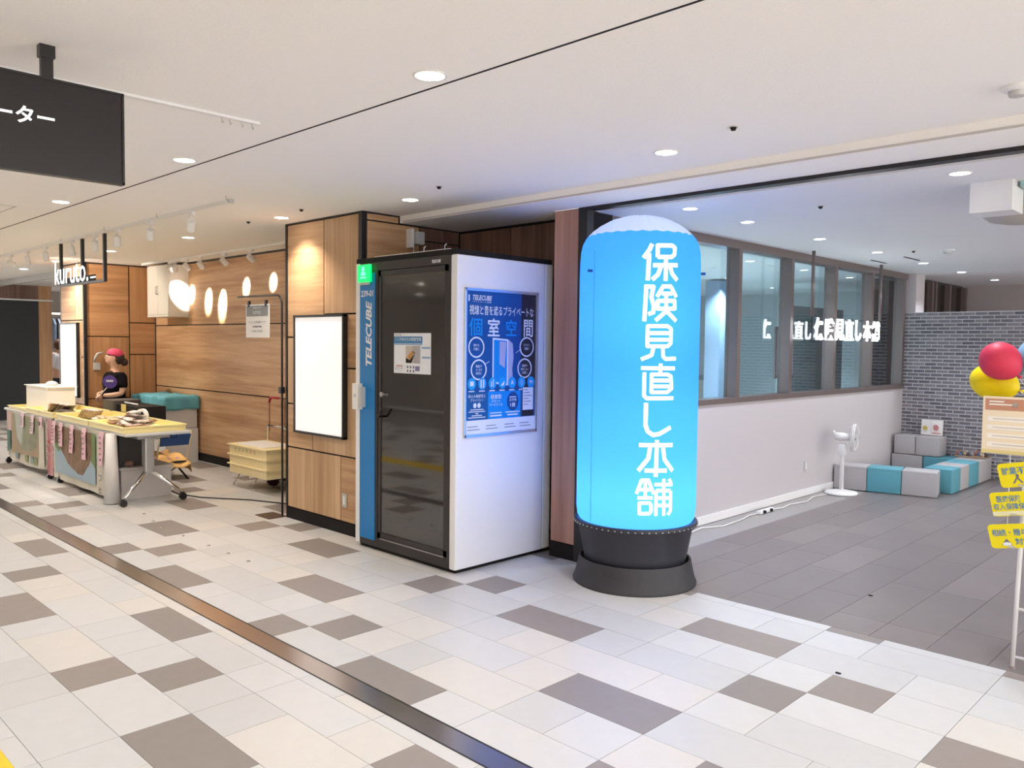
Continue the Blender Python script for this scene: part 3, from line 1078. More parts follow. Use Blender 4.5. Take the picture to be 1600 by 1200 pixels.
M_seam = mat('seam_blue', (0.004, 0.09, 0.28), 0.7)
for gi, (ch, wpx, strokes) in enumerate(GLY):
    bm = N()
    hw = wpx / 5 * 0.0035 / 2
    R = .4125
    for st in strokes:
        pts = [(a * .41 / 1000, z / 1000) for a, z in st]
        for (x0, y0), (x1, y1) in zip(pts[:-1], pts[1:]):
            d = Vector((x1 - x0, y1 - y0))
            L = d.length
            if L < 1e-5:
                continue
            d /= L
            q = Vector((-d.y, d.x)) * hw
            n = max(1, int(L / .03))
            prev = None
            for i in range(n + 1):
                f = i / n
                cx, cy = x0 + (x1 - x0) * f, y0 + (y1 - y0) * f
                a = bm.verts.new(cylpt((cx + q.x) / .41, cy + q.y, R))
                b = bm.verts.new(cylpt((cx - q.x) / .41, cy - q.y, R))
                if prev:
                    bm.faces.new((prev[0], prev[1], b, a))
                prev = (a, b)
        for (x, y) in pts[1:-1] + ([pts[0]] if pts[0] == pts[-1] else []):
            bm.faces.new([bm.verts.new(cylpt((x + hw * math.cos(2 * PI * k / 10)) / .41, y + hw * math.sin(2 * PI * k / 10), R)) for k in range(10)])
    obj('character', bm, M_letter, t)
bm = N()
for s0 in (-0.803, 2.2):
    for i in range(60):
        z0, z1 = .45 + i * .03, .45 + (i + 1) * .03
        f = bm.faces.new([bm.verts.new(cylpt(s0 - .004, z0, .4115)), bm.verts.new(cylpt(s0 + .004, z0, .4115)), bm.verts.new(cylpt(s0 + .004, z1, .4115)), bm.verts.new(cylpt(s0 - .004, z1, .4115))])
obj('seam', bm, M_seam, t)
for s0 in (-.87, 1.52):
    bm = N()
    a = TH0 + s0
    p = Vector((BC[0] + .41 * math.cos(a), BC[1] + .41 * math.sin(a), 2.12))
    e = Vector((math.cos(a), math.sin(a), 0))
    q = p + e * .03
    tube(bm, [p - e * .005, q], .010, 6)
    obj('tab', bm, M_seam, t)
for z, W in ((.60, 7), (1.15, 2.9), (1.75, 2.5), (2.15, 1.8)):
    l = bpy.data.lights.new('light', 'POINT')
    l.energy = W
    l.color = (.95, 1, 1)
    l.shadow_soft_size = .07
    o = bpy.data.objects.new('light', l)
    COL.objects.link(o)
    o.parent = t
    o.location = (0, 0, z)

# ================================================================ PHONE BOOTH
X0, X1, Y0, Y1 = -5.442, -4.235, 3.78, 4.785
t = thing('work_booth', 'white and black private work booth with tinted glass door and blue stripe', 'booth', ((X0 + X1) / 2, (Y0 + Y1) / 2, 0))
bm = N()
box(bm, X0, -5.385, Y0, Y1, .028, 2.25, bev=.008)
obj('side_wall', bm, M_bwhite, t)
bm = N()
box(bm, -4.30, X1, Y0, 4.69, .028, 2.25, bev=.012)
obj('side_wall', bm, M_bwhite, t)
bm = N()
box(bm, -4.30, X1 - .003, 4.692, Y1, .028, 2.25, bev=.012)
obj('side_wall', bm, M_bwhite, t)
bm = N()
box(bm, -5.385, -4.30, 4.72, Y1, .05, 2.25)
obj('back_wall', bm, mat('booth_dark', (0.05, 0.045, 0.043), .8), t)
obj('interior_lining', B(-5.385, -5.365, 3.83, 4.72, .06, 2.24), mat('booth_lining', (0.10, 0.092, 0.088), .9), t)
obj('interior_lining', B(-4.32, -4.30, 3.83, 4.72, .06, 2.24), MATS['booth_lining'], t)
bm = N()
box(bm, X0 + .004, X1 - .02, Y0 + .004, Y1, 2.252, 2.288, bev=.004)
obj('roof', bm, M_blackm, t)
obj('plinth', B(X0 + .03, X1 - .03, Y0 + .03, Y1 - .02, 0.0, .028), M_blackm, t)
obj('booth_floor', B(-5.385, -4.30, 3.83, 4.72, .03, .09), M_blackm, t)
bm = N()  # front frame
box(bm, -5.385, -5.155, Y0 + .004, Y0 + .04, .03, 2.25)
box(bm, -4.329, -4.301, Y0 + .004, Y0 + .04, .03, 2.25)
box(bm, -5.155, -4.329, Y0 + .004, Y0 + .04, 2.185, 2.25)
box(bm, -5.155, -4.329, Y0 + .004, Y0 + .04, .03, .104)
obj('front_frame', bm, mat('booth_black', (0.022, 0.017, 0.017), .35), t)
M_bblue = mat('booth_blue', (0.0, 0.18, 0.48), .35)
stripe = obj('blue_stripe', B(-5.381, -5.184, Y0 - .001, Y0 + .004, .078, 2.17), M_bblue, t)
door = obj('door', B(-5.15, -4.334, Y0 + .014, Y0 + .022, .108, 2.18), M_tglass, t)
bm = N()
for a in [(-5.15, -5.118, .108, 2.18), (-4.372, -4.334, .108, 2.18), (-5.15, -4.334, 2.14, 2.18), (-5.15, -4.334, .108, .15)]:
    box(bm, a[0], a[1], Y0 + .008, Y0 + .03, a[2], a[3])
obj('door_frame', bm, MATS['booth_black'], door)
bm = N()
box(bm, -5.12, -4.36, Y0 + .001, Y0 + .008, .101, .107)
obj('threshold', bm, M_steel, t)
bm = N()
cyl(bm, (-5.088, Y0 - .012, 1.233), .02, .022, 20, axis='y')
obj('lock_knob', bm, M_chrome, door, 'auto')
bm = N()
tube(bm, [(-5.10, Y0 + .01, 1.06), (-5.10, Y0 - .03, 1.06), (-5.055, Y0 - .035, 1.12)], .008, 10)
obj('handle', bm, M_black, door, True)
# occupancy lamp
bm = N()
box(bm, -5.375, -5.225, Y0 - .03, Y0 + .0, 2.10, 2.236, bev=.008)
M_gr = mat('lamp_green', (0.0, .5, .06), .4, emit=1.1, ecol=(0.0, .85, .12))
lamp = obj('occupancy_lamp', bm, M_gr, t)
Bd = Board(lamp, (0, Y0 - .03, 0), (1, 0, 0), (0, 0, 1))
M_gl = mat('lamp_green_light', (.1, .9, .3), .4, emit=1.3, ecol=(.12, 1, .35))
Bd.disc('icon', -5.30, 2.20, .02, .022, M_gl)
Bd.poly('icon', [(-5.335, 2.15), (-5.265, 2.15), (-5.275, 2.178), (-5.325, 2.178)], M_gl)
Bd.rect('icon', -5.34, 2.128, -5.26, 2.14, M_gl)
Bd.flush()
obj('lamp_base', B(-5.35, -5.25, Y0 - .026, Y0, 2.078, 2.10, bev=.003), M_gplastic, lamp)
M_w = mat('print_white', (.78, .8, .82), .5)
Bd = Board(stripe, (0, Y0 - .001, 0), (1, 0, 0), (0, 0, 1))
Bd.text('lettering', '239-01', -5.284, 2.012, .165, .05, M_w, bold=.025, shear=.15)
Bd.text('lettering', 'TELECUBE', -5.262, 1.70, .51, .078, M_w, bold=.035, shear=.25, rot=1)
Bd.flush()
Bd = Board(t, (0, Y0 + .004, 0), (1, 0, 0), (0, 0, 1))
Bd.text('lettering', 'TELECUBE', -4.46, 2.213, .10, .022, M_w, bold=.03, shear=.3)
Bd.flush()
# intercom and key box on the left edge
kb = obj('key_box', B(-5.425, -5.345, Y0 - .045, Y0 + .0, 1.10, 1.305, bev=.004), M_plwhite, t)
obj('card_slot', B(-5.335, -5.305, Y0 - .05, Y0 + .0, 1.12, 1.28, bev=.003), M_gplastic, t)
bm = N()
cyl(bm, (-5.385, Y0 - .05, 1.21), .014, .006, 16, axis='y')
obj('dial', bm, M_steel, kb)
# desk, seat, leg inside
obj('desk', B(-5.36, -4.33, 4.30, 4.71, .70, .735), mat('desk_top', (.2, .12, .07), .5), t)
obj('desk_leg', B(-5.05, -4.95, 4.25, 4.33, .09, .42), M_plwhite, t)
obj('seat', B(-5.36, -4.33, 4.05, 4.35, .38, .44), M_blackm, t)
obj('control_box', B(-5.10, -4.72, 4.70, 4.722, 1.75, 1.85), M_blackm, t)
# rail with small knobs on the roof
bm = N()
box(bm, -5.2, -4.31, Y0 + .002, Y0 + .012, 2.289, 2.294)
for x in (-4.62, -4.39):
    tube(bm, [(x, Y0 + .02, 2.29), (x, Y0 + .02, 2.32), (x + .02, Y0 + .02, 2.33)], .004, 6)
obj('roof_rail', bm, M_steel, t)
# paper notice on the door glass
nt_ = obj('door_notice', B(-4.957, -4.525, Y0 + .011, Y0 + .013, 1.403, 1.703), M_w, t)
Bd = Board(nt_, (0, Y0 + .011, 0), (1, 0, 0), (0, 0, 1))
nb = mat('notice_blue', (.03, .2, .42), .5)
nl = mat('notice_lightblue', (.25, .4, .62), .5)
Bd.rect('blue_band', -4.957, 1.628, -4.62, 1.678, nb)
Bd.text('lettering', 'ここがあなたの個室空間', -4.79, 1.658, .31, .026, M_w, bold=.006)
Bd.text('lettering', 'TELECUBE', -4.905, 1.69, .08, .01, M_blackm)
Bd.rect('blue_band', -4.957, 1.616, -4.62, 1.626, nl)
nbe = mat('notice_beige', (.55, .49, .42), .6)
Bd.rect('photo', -4.815, 1.48, -4.645, 1.61, nbe)
Bd.poly('photo_desk', [(-4.80, 1.525), (-4.735, 1.575), (-4.705, 1.56), (-4.765, 1.505)], mat('notice_orange', (.5, .24, .06), .6), 2)
Bd.poly('photo_shadow', [(-4.81, 1.482), (-4.81, 1.52), (-4.765, 1.503), (-4.705, 1.555), (-4.745, 1.482)], M_blackm, 2)
Bd.poly('photo_wall', [(-4.73, 1.61), (-4.645, 1.61), (-4.645, 1.48), (-4.72, 1.48), (-4.715, 1.55), (-4.735, 1.575)], mat('notice_grey', (.42, .39, .38), .6), 2)
Bd.rect('blue_bar', -4.625, 1.588, -4.53, 1.602, nl)
Bd.rect('blue_bar', -4.625, 1.518, -4.53, 1.532, nl)
nr = mat('notice_red', (.55, .12, .12), .6)
ng = mat('notice_ink', (.16, .16, .2), .6)
Bd.text('small_lettering', '利用料金', -4.89, 1.458, .08, .014, nr, bold=.02)
Bd.text('small_lettering', '無料クーポン', -4.89, 1.44, .10, .014, ng)
Bd.text('small_lettering', 'クーポンコード', -4.89, 1.42, .10, .014, ng)
for i in range(3):
    for j in range(2):
        Bd.disc('icon', -4.79 + .035 * i, 1.452 - .03 * j, .009, .011, ng)
Bd.rect('icon', -4.70, 1.424, -4.65, 1.46, mat('notice_violet', (.2, .18, .32), .6))
Bd.flush()
# poster on the side
PX = X1
po = thing('framed_poster', 'blue framed advertising poster on the white side of the booth', 'poster', (PX, 4.22, .98))
bm = N()
for a in [(3.845, 3.862, .965, 2.022), (4.578, 4.597, .965, 2.022), (3.845, 4.597, 2.003, 2.022), (3.845, 4.597, .965, .986)]:
    box(bm, PX, PX + .018, a[0], a[1], a[2], a[3], bev=.002)
obj('frame', bm, mat('aluminium', (.62, .66, .72), .3, metal=.8), po)
pr = obj('print', B(PX, PX + .008, 3.86, 4.58, .985, 2.005), mat('poster_blue', (.012, .07, .26), .3), po)
Bd = Board(pr, (PX + .008, 3.86, .985), (0, 1, 0), (0, 0, 1))
pw = mat('poster_white', (.72, .74, .8), .4)
pb = mat('poster_midblue', (.008, .24, .66), .4)
pk = mat('poster_black', (.022, .018, .03), .4)
pc = mat('poster_sky', (.015, .32, .72), .4)
W_, H_ = .72, 1.02
Bd.rect('black_field', .56, .33, .72, 1.02, pk, 0)
Bd.rect('lower_field', 0, .10, .22, .30, mat('poster_navy', (.01, .085, .26), .4), 0)
Bd.rect('lower_field', .22, .10, .56, .30, pb, 0)
Bd.rect('lower_field', .56, .10, .72, .33, mat('poster_navy', (.01, .085, .26), .4), 1)
Bd.rect('white_strip', 0, 0, .72, .10, pw, 0)
Bd.rect('lettering', .02, .945, .032, .99, pw, 1)
Bd.text('lettering', 'TELECUBE', .155, .972, .19, .036, pw, bold=.02, shear=.25)
Bd.text('lettering', 'プライベート空間', .15, .943, .18, .012, pw)
Bd.text('lettering', '視線と音を遮るプライベートな', .36, .885, .66, .07, pw, bold=.008)
Bd.text('large_character', '個', .09, .765, .13, .13, pb, bold=.012)
Bd.text('lettering', '室', .27, .765, .12, .13, pw, bold=.012)
Bd.text('large_character', '空', .45, .765, .11, .12, pb, bold=.012)
Bd.text('lettering', '間', .635, .765, .10, .13, pw, bold=.012)
for cx, cy in ((.10, .62), (.62, .625), (.125, .46), (.60, .465)):
    Bd.ring('ring', cx, cy, .078, .075, .011, pw, 1)
Bd.text('small_lettering', '静かな', .10, .635, .055, .02, pw, bold=.006)
Bd.text('small_lettering', '作業に', .10, .608, .055, .02, pw, bold=.006)
Bd.text('small_lettering', 'オンライン', .62, .64, .07, .02, pw, bold=.006)
Bd.text('small_lettering', '会議に', .62, .613, .055, .02, pw, bold=.006)
Bd.text('small_lettering', '電話や', .125, .485, .06, .02, pw, bold=.006)
Bd.text('small_lettering', 'メールの', .125, .46, .06, .02, pw, bold=.006)
Bd.text('small_lettering', '返信に', .125, .435, .06, .02, pw, bold=.006)
Bd.text('small_lettering', '面談や', .60, .485, .06, .02, pw, bold=.006)
Bd.text('small_lettering', '集中したい', .60, .458, .08, .02, pw, bold=.006)
Bd.text('small_lettering', '作業に', .60, .432, .06, .02, pw, bold=.006)
Bd.line('pointer', [(.50, .58), (.56, .61)], .004, pw)
Bd.line('pointer', [(.19, .50), (.23, .52)], .004, pw)
# drawn booth
pg = mat('poster_lilac', (.40, .40, .58), .4)
Bd.poly('booth_picture', [(.26, .36), (.42, .34), (.42, .68), (.26, .69)], pw, 2)
Bd.poly('booth_picture_side', [(.42, .34), (.475, .37), (.465, .46), (.478, .55), (.468, .65), (.42, .68)], pg, 2)
Bd.poly('booth_picture_glass', [(.272, .372), (.408, .355), (.408, .668), (.272, .677)], pb, 3)
Bd.poly('booth_picture_inside', [(.33, .50), (.385, .47), (.40, .66), (.33, .665)], pg, 4)
for i in range(7):
    cx = .055 + i * .102
    Bd.disc('icon_disc', cx, .36, .040, .043, pc, 6)
    if i == 0:
        Bd.rect('icon', cx - .018, .345, cx + .018, .378, pw, 8)
    elif i == 1:
        Bd.rect('icon', cx - .018, .33, cx - .006, .39, pw, 8)
        Bd.rect('icon', cx + .006, .33, cx + .018, .39, pw, 8)
    elif i == 2:
        Bd.rect('icon', cx - .015, .335, cx - .005, .375, pw, 8)
        Bd.rect('icon', cx + .005, .335, cx + .012, .39, pw, 8)
    elif i == 3:
        Bd.poly('icon', [(cx - .02, .34), (cx + .012, .34), (cx + .022, .375), (cx - .005, .355)], pw, 8)
    elif i == 4:
        Bd.poly('icon', [(cx - .016, .345), (cx, .385), (cx + .016, .345), (cx, .355)], pw, 8)
    elif i == 5:
        Bd.ring('icon', cx, .36, .016, .026, .004, pw, 8, 4)
    else:
        for rr in (.008, .017, .026):
            Bd.line('icon', [(cx + rr * math.cos(a), .345 + rr * math.sin(a)) for a in (.8, 1.2, 1.57, 1.95, 2.35)], .006, pw, 8)
    Bd.rect('small_print', cx - .028, .303, cx + .028, .311, pw, 3)
Bd.text('small_lettering', '安心の機密性と', .11, .272, .17, .024, pw, bold=.006)
Bd.text('small_lettering', 'プライバシー', .11, .243, .13, .02, pw, bold=.006)
Bd.disc('icon', .09, .205, .016, .018, pw, 2)
Bd.disc('icon', .13, .205, .016, .018, pw, 2)
for j, ww_ in enumerate((.13, .16, .03, .10, .17)):
    Bd.rect('small_print', .11 - ww_ / 2, .172 - j * .014, .11 + ww_ / 2, .178 - j * .014, pw, 2)
Bd.text('small_lettering', '個室型', .30, .262, .11, .032, pw, bold=.01)
Bd.text('small_lettering', 'スマート', .30, .228, .09, .02, pw, bold=.006)
Bd.text('small_lettering', 'ワークブース', .30, .203, .13, .022, pw, bold=.006)
Bd.rect('small_print', .24, .14, .36, .147, pw, 2)
Bd.rect('small_print', .24, .118, .36, .128, pw, 2)
Bd.disc('dark_disc', .475, .222, .062, .07, MATS['poster_blue'], 2)
Bd.rect('small_print', .44, .25, .51, .257, pw, 4)
Bd.text('small_lettering', 'スマホ', .475, .232, .075, .022, pw, bold=.03, layer=4)
Bd.text('small_lettering', '1台', .475, .197, .055, .034, pw, bold=.03, layer=4)
Bd.rect('small_print', .40, .14, .55, .147, pw, 2)
Bd.rect('small_print', .42, .118, .53, .128, pw, 2)
Bd.rect('phone', .575, .105, .70, .33, pk, 3)
Bd.rect('phone_screen', .58, .15, .695, .32, pw, 5)
for j in range(6):
    Bd.rect('small_print', .59, .30 - j * .022, .60 + .08 * ((j * 7) % 5 + 3) / 7, .305 - j * .022, mat('poster_ink', (.12, .12, .18), .5), 6)
for x0 in (.02, .2, .39, .55):
    Bd.rect('small_print', x0, .052, x0 + .10, .057, MATS['poster_ink'], 2)
    Bd.rect('small_print', x0, .03, x0 + .12, .035, MATS['poster_ink'], 2)
Bd.flush()

# speaker/bracket on the pillar side above the booth
t = thing('wall_speaker', 'small white wall unit on the pillar above the booth', 'speaker', (-5.565, 4.42, 2.5))
obj('bracket', B(-5.553, -5.48, 4.37, 4.40, 2.44, 2.60, bev=.003), M_plwhite, t)
obj('body', B(-5.54, -5.46, 4.41, 4.50, 2.47, 2.58, bev=.006), M_gplastic, t)
bm = N()
tube(bm, [(-5.55, 4.45, 2.47), (-5.55, 4.46, 2.3)], .004, 6)
obj('wire', bm, M_plwhite, t)

# blank poster frames on the two pillars; sheets have faint emission added
def poster_frame(x0, x1, y, z0, z1, label):
    t = thing('poster_frame', label, 'poster frame', ((x0 + x1) / 2, y, z0), 'blank white poster frames')
    bm = N()
    f = .022
    for a in [(x0, x0 + f, z0, z1), (x1 - f, x1, z0, z1), (x0, x1, z0, z0 + f), (x0, x1, z1 - f, z1)]:
        box(bm, a[0], a[1], y - .045, y, a[2], a[3], bev=.003)
    obj('frame', bm, M_black, t)
    obj('poster_sheet', B(x0 + f, x1 - f, y - .035, y - .002, z0 + f, z1 - f), mat('blank_poster', (.84, .81, .80), .45, emit=.28, ecol=(1, .96, .95)), t)
poster_frame(-6.543, -5.753, PF - .014, .812, 1.866, 'blank white poster in a black frame on the wood pillar beside the booth')
poster_frame(-13.08, -12.34, 3.943, .806, 1.862, 'blank white poster in a black frame on the far left pillar')
# wall outlets
for c, ax, lb in [((-5.79, PF - .014, .291), 'y', 'metal wall outlet low on the wood pillar beside the booth'), ((S0, 8.63, .33), 'x', 'white wall outlet on the shop wall near the fan')]:
    t = thing('wall_outlet', lb, 'outlet', c)
    if ax == 'y':
        obj('plate', B(c[0] - .035, c[0] + .035, c[1] - .006, c[1], c[2] - .06, c[2] + .06, bev=.002), M_steel, t)
        obj('insert', B(c[0] - .014, c[0] + .012, c[1] - .01, c[1] - .004, c[2] - .035, c[2] + .035), mat('outlet_white', (.8, .85, .82), .4), t)
    else:
        obj('plate', B(c[0], c[0] + .008, c[1] - .035, c[1] + .035, c[2] - .06, c[2] + .06, bev=.002), M_gplastic, t)
        obj('insert', B(c[0] + .006, c[0] + .012, c[1] - .013, c[1] + .013, c[2] - .035, c[2] + .035), M_plwhite, t)

# ================================================================ STALL
# lit hanging shop sign
t = thing('hanging_sign', 'glowing white hanging shop sign on three black poles', 'sign', (-9.43, 3.045, ZC))
for x in (-10.105, -9.41, -8.76):
    obj('pole', B(x - .018, x + .018, 3.03, 3.06, 2.235, ZC), M_black, t)
obj('bottom_bar', B(-10.12, -8.745, 3.03, 3.06, 2.215, 2.24), M_black, t)
Bd = Board(t, (0, 2.99, 0), (1, 0, 0), (0, 0, 1))
Bd.text('letters', 'kuruto.', -9.60, 2.36, 1.05, .25, M_glow2, bold=-.004, depth=.004)
Bd.text('letters', '— —', -8.93, 2.265, .14, .014, M_glow2, bold=.03, depth=.004)
Bd.flush()
obj('letter_tray', B(-10.14, -8.98, 3.02, 3.032, 2.24, 2.30), M_blackm, t)

# cabinet on the alcove wall
t = thing('wall_cabinet', 'white two-door wall cabinet hung high in the alcove corner', 'cabinet', (-11.4, 4.8, 1.95))
M_cab = mat('cabinet_white', (.66, .64, .58), .5)
obj('body', B(-11.76, -11.06, 4.665, 4.944, 1.95, 2.66, bev=.003), M_cab, t)
for a, b, hx in ((-11.758, -11.413, -11.44), (-11.407, -11.062, -11.38)):
    d = obj('door', B(a, b, 4.65, 4.664, 1.98, 2.655, bev=.002), M_cab, t)
    bm = N()
    tube(bm, [(hx, 4.65, 2.26), (hx, 4.634, 2.265), (hx, 4.632, 2.31), (hx, 4.634, 2.365), (hx, 4.65, 2.37)], .006, 8)
    obj('handle', bm, M_steel, d, True)
obj('valance', B(-11.76, -11.06, 4.65, 4.67, 1.95, 1.975), M_cab, t)

# small wall dispenser / intercom on the side wall
t = thing('wall_phone', 'small grey wall phone on the panelled wall behind the stallholder', 'phone', (-12.18, 4.10, 1.2))
bm = N()
box(bm, -12.183, -12.15, 4.06, 4.15, 1.20, 1.31, bev=.006)
obj('body', bm, M_gplastic, t)
bm = N()
tube(bm, [(-12.165, 4.07, 1.31), (-12.13, 4.075, 1.38), (-12.14, 4.11, 1.43), (-12.14, 4.18, 1.445)], [.016, .018, .018, .014], 8)
obj('handset', bm, M_gplastic, t, True)

# folding tables
M_ttop = mat('table_top', (.62, .61, .59), .45)
M_tmet = mat('table_metal', (.42, .41, .40), .35, metal=.6)
def table(x0, x1, y0, y1, label):
    t = thing('folding_table', label, 'table', ((x0 + x1) / 2, (y0 + y1) / 2, 0), 'folding tables of the stall')
    obj('tabletop', B(x0, x1, y0, y1, .685, .715, bev=.01), M_ttop, t)
    obj('apron', B(x0 + .1, x1 - .1, y0 + .2, y0 + .26, .63, .685), M_tmet, t)
    for x in (x0 + .22, x1 - .06):
        ym = (y0 + y1) / 2 - .08
        bm = N()
        box(bm, x - .035, x + .035, ym - .045, ym + .045, .32, .66, bev=.01)
        box(bm, x - .03, x + .03, ym - .12, ym + .2, .655, .685)
        lg = obj('leg', bm, M_tmet, t)
        bm = N()
        tube(bm, [(x, ym, .35), (x, y0 + .02, .10), (x, y0 - .01, .075)], [.024, .017, .015], 10)
        tube(bm, [(x, ym, .35), (x, y1 - .09, .10), (x, y1 - .06, .075)], [.024, .017, .015], 10)
        obj('foot', bm, M_chrome, t, True)
        for y in (y0 - .01, y1 - .06):
            bm = N()
            cyl(bm, (x - .022, y, .036), .035, .044, 18, axis='x')
            box(bm, x - .014, x + .014, y - .014, y + .014, .05, .08)
            obj('caster', bm, M_black, t)
    bm = N()
    for k in range(4):
        yy = y0 + .25 + k * .08
        tube(bm, [(x1 - .14, yy, .685), (x1 - .14, yy + .01, .635), (x1 - .14, yy + .06, .635), (x1 - .14, yy + .07, .685)], .004, 5)
    obj('wire_shelf', bm, M_blackm, t)
    return t
TA = table(-10.28, -8.14, 3.0, 3.64, 'near folding table holding yellow trays, right half of the stall')
TB = table(-12.35, -10.36, 3.0, 3.64, 'far folding table holding the white box, left half of the stall')

# printed banners hung on the table fronts
M_ban = mat('banner_cream', (.60, .56, .46), .6)
def banner(x0, x1, y, z0, z1, label, m=M_ban, sag=0.0, cat='banner', kind=None):
    bm = N()
    nx = 12
    fr_, bk = [], []
    for i in range(nx + 1):
        x = x0 + (x1 - x0) * i / nx
        dz = sag * math.sin(PI * i / nx)
        w_ = .008 * math.sin(i * 1.7)
        fr_.append((bm.verts.new((x, y + w_, z0 + dz)), bm.verts.new((x, y + w_ * .3, z1))))
        bk.append((bm.verts.new((x, y + w_ + .004, z0 + dz)), bm.verts.new((x, y + w_ * .3 + .004, z1))))
    for i in range(nx):
        bm.faces.new((fr_[i][0], fr_[i + 1][0], fr_[i + 1][1], fr_[i][1]))
        bm.faces.new((bk[i][0], bk[i][1], bk[i + 1][1], bk[i + 1][0]))
        bm.faces.new((fr_[i][0], bk[i][0], bk[i + 1][0], fr_[i + 1][0]))
        bm.faces.new((fr_[i][1], fr_[i + 1][1], bk[i + 1][1], bk[i][1]))
    bm.faces.new((fr_[0][0], fr_[0][1], bk[0][1], bk[0][0]))
    bm.faces.new((fr_[-1][0], bk[-1][0], bk[-1][1], fr_[-1][1]))
    t = thing('banner', label, cat, ((x0 + x1) / 2, y, z0))
    s = obj('sheet', bm, m, t)
    return t
BY = 2.972
t = banner(-10.22, -8.50, BY, .05, .70, 'cream picture banner with a brown and green image on the near table front')
# rolled end
bm = N()
tube(bm, [(-8.44, BY - .0, .01), (-8.44, BY, .70)], [.075, .05], 16)
obj('rolled_end', bm, mat('banner_back', (.68, .65, .62), .6), t, True)
Bd = Board(t, (0, BY - .012, 0), (1, 0, 0), (0, 0, 1))
bgreen = mat('banner_green', (.14, .22, .05), .6, noise=.25, nscale=5)
bblue = mat('banner_blue', (.30, .40, .46), .6, noise=.15, nscale=4)
bbrown = mat('banner_brown', (.21, .125, .07), .7, noise=.8, nscale=9)
Bd.rect('picture_blue', -10.12, .13, -8.85, .66, bblue, 0)
Bd.poly('picture_green', [(-10.12, .66), (-10.12, .42), (-10.0, .36), (-9.85, .46), (-9.7, .52), (-9.45, .4), (-9.25, .24), (-9.12, .36), (-9.0, .38), (-8.85, .30), (-8.85, .66)], bgreen, 1)
Bd.poly('picture_brown', [(-10.12, .66), (-10.08, .50), (-9.98, .42), (-9.85, .36), (-9.7, .27), (-9.52, .22), (-9.36, .185), (-9.22, .19), (-9.13, .26), (-9.02, .33), (-8.95, .44), (-8.95, .66)], bbrown, 2)
bink = mat('banner_ink', (.07, .05, .04), .6)
for s_, z_ in (('ノ', .45), ('キ', .37), ('フ', .22), ('ヒ', .10)):
    Bd.text('lettering', s_, -8.72, z_, .09, .065, bink, layer=2)
Bd.flush()
t = banner(-12.05, -10.50, BY, .10, .70, 'pale banner with an olive brown picture on the far table front', sag=-.035)
Bd = Board(t, (0, BY - .012, 0), (1, 0, 0), (0, 0, 1))
Bd.rect('side_field', -12.05, .45, -11.85, .70, mat('banner_pink', (.55, .38, .34), .6), 0)
Bd.poly('side_green', [(-12.05, .16), (-11.90, .22), (-11.90, .45), (-12.05, .45)], mat('banner_dgreen', (.01, .12, .07), .6), 1)
Bd.poly('picture_ochre', [(-11.85, .18), (-10.60, .22), (-10.60, .68), (-11.85, .68)], mat('banner_ochre', (.34, .24, .13), .6, noise=.3, nscale=4), 0)
Bd.poly('picture_olive', [(-11.75, .68), (-11.6, .35), (-11.45, .26), (-11.2, .24), (-10.95, .28), (-10.8, .34), (-10.7, .66)], mat('banner_olive', (.24, .24, .14), .6, noise=.5, nscale=6), 1)
Bd.poly('picture_pale', [(-11.7, .68), (-11.6, .38), (-11.42, .30), (-11.35, .5), (-11.4, .68)], mat('banner_pale', (.42, .44, .38), .6), 2)
Bd.rect('picture_cream', -10.72, .12, -10.52, .66, M_ban, 2)
for i, c in enumerate((-11.62, -11.22, -11.0, -10.85)):
    Bd.rect('thumbnail', c - .06, .115, c + .06, .195, mat('banner_thumb%d' % (i % 2), [(.20, .26, .26), (.22, .26, .08)][i % 2], .6), 3)
Bd.flush()
# red and white vertical strip between the tables
t = banner(-10.40, -10.24, BY - .012, .06, .71, 'narrow red and white banner hanging between the two tables', m=mat('banner_rose', (.55, .30, .30), .6))
Bd = Board(t, (0, BY - .022, 0), (1, 0, 0), (0, 0, 1))
M_red = mat('red_print', (.55, .02, .03), .6)
Bd.text('lettering', 'し', -10.32, .50, .08, .16, M_red, bold=.05, layer=2)
Bd.text('lettering', '布', -10.32, .36, .10, .08, M_red, layer=2)
for k in range(4):
    Bd.text('lettering', '花', -10.32, .27 - k * .055, .09, .045, M_red, layer=2)
Bd.flush()

# yellow trays
M_tray = mat('tray_yellow', (.92, .78, .36), .45)
M_crate = mat('crate_cream', (.92, .78, .45), .45)
def tray(x0, x1, y0, y1, z0, h, label, m=M_tray, cat='tray', grp=None, rim=.012, ret=None):
    t = thing('tray' if cat == 'tray' else 'crate', label, cat, ((x0 + x1) / 2, (y0 + y1) / 2, z0), grp)
    bm = N()
    w_ = .008
    box(bm, x0, x1, y0, y1, z0, z0 + .008)
    box(bm, x0, x0 + w_, y0 + w_, y1 - w_, z0 + .008, z0 + h - .012)
    box(bm, x1 - w_, x1, y0 + w_, y1 - w_, z0 + .008, z0 + h - .012)
    box(bm, x0, x1, y0, y0 + w_, z0 + .008, z0 + h - .012)
    box(bm, x0, x1, y1 - w_, y1, z0 + .008, z0 + h - .012)
    obj('body', bm, m, t)
    bm = N()
    zt = z0 + h
    box(bm, x0 - rim, x0 + w_, y0 - rim, y1 + rim, zt - .012, zt)
    box(bm, x1 - w_, x1 + rim, y0 - rim, y1 + rim, zt - .012, zt)
    box(bm, x0 + w_, x1 - w_, y0 - rim, y0 + w_, zt - .012, zt)
    box(bm, x0 + w_, x1 - w_, y1 - w_, y1 + rim, zt - .012, zt)
    obj('rim', bm, m, t)
    return t
tray(-9.12, -8.17, 2.995, 3.60, .716, .065, 'right yellow tray on the near table, holding bags of goods', grp='yellow trays on the stall')
tray(-10.16, -9.16, 2.995, 3.60, .716, .065, 'middle yellow tray on the near table', grp='yellow trays on the stall')
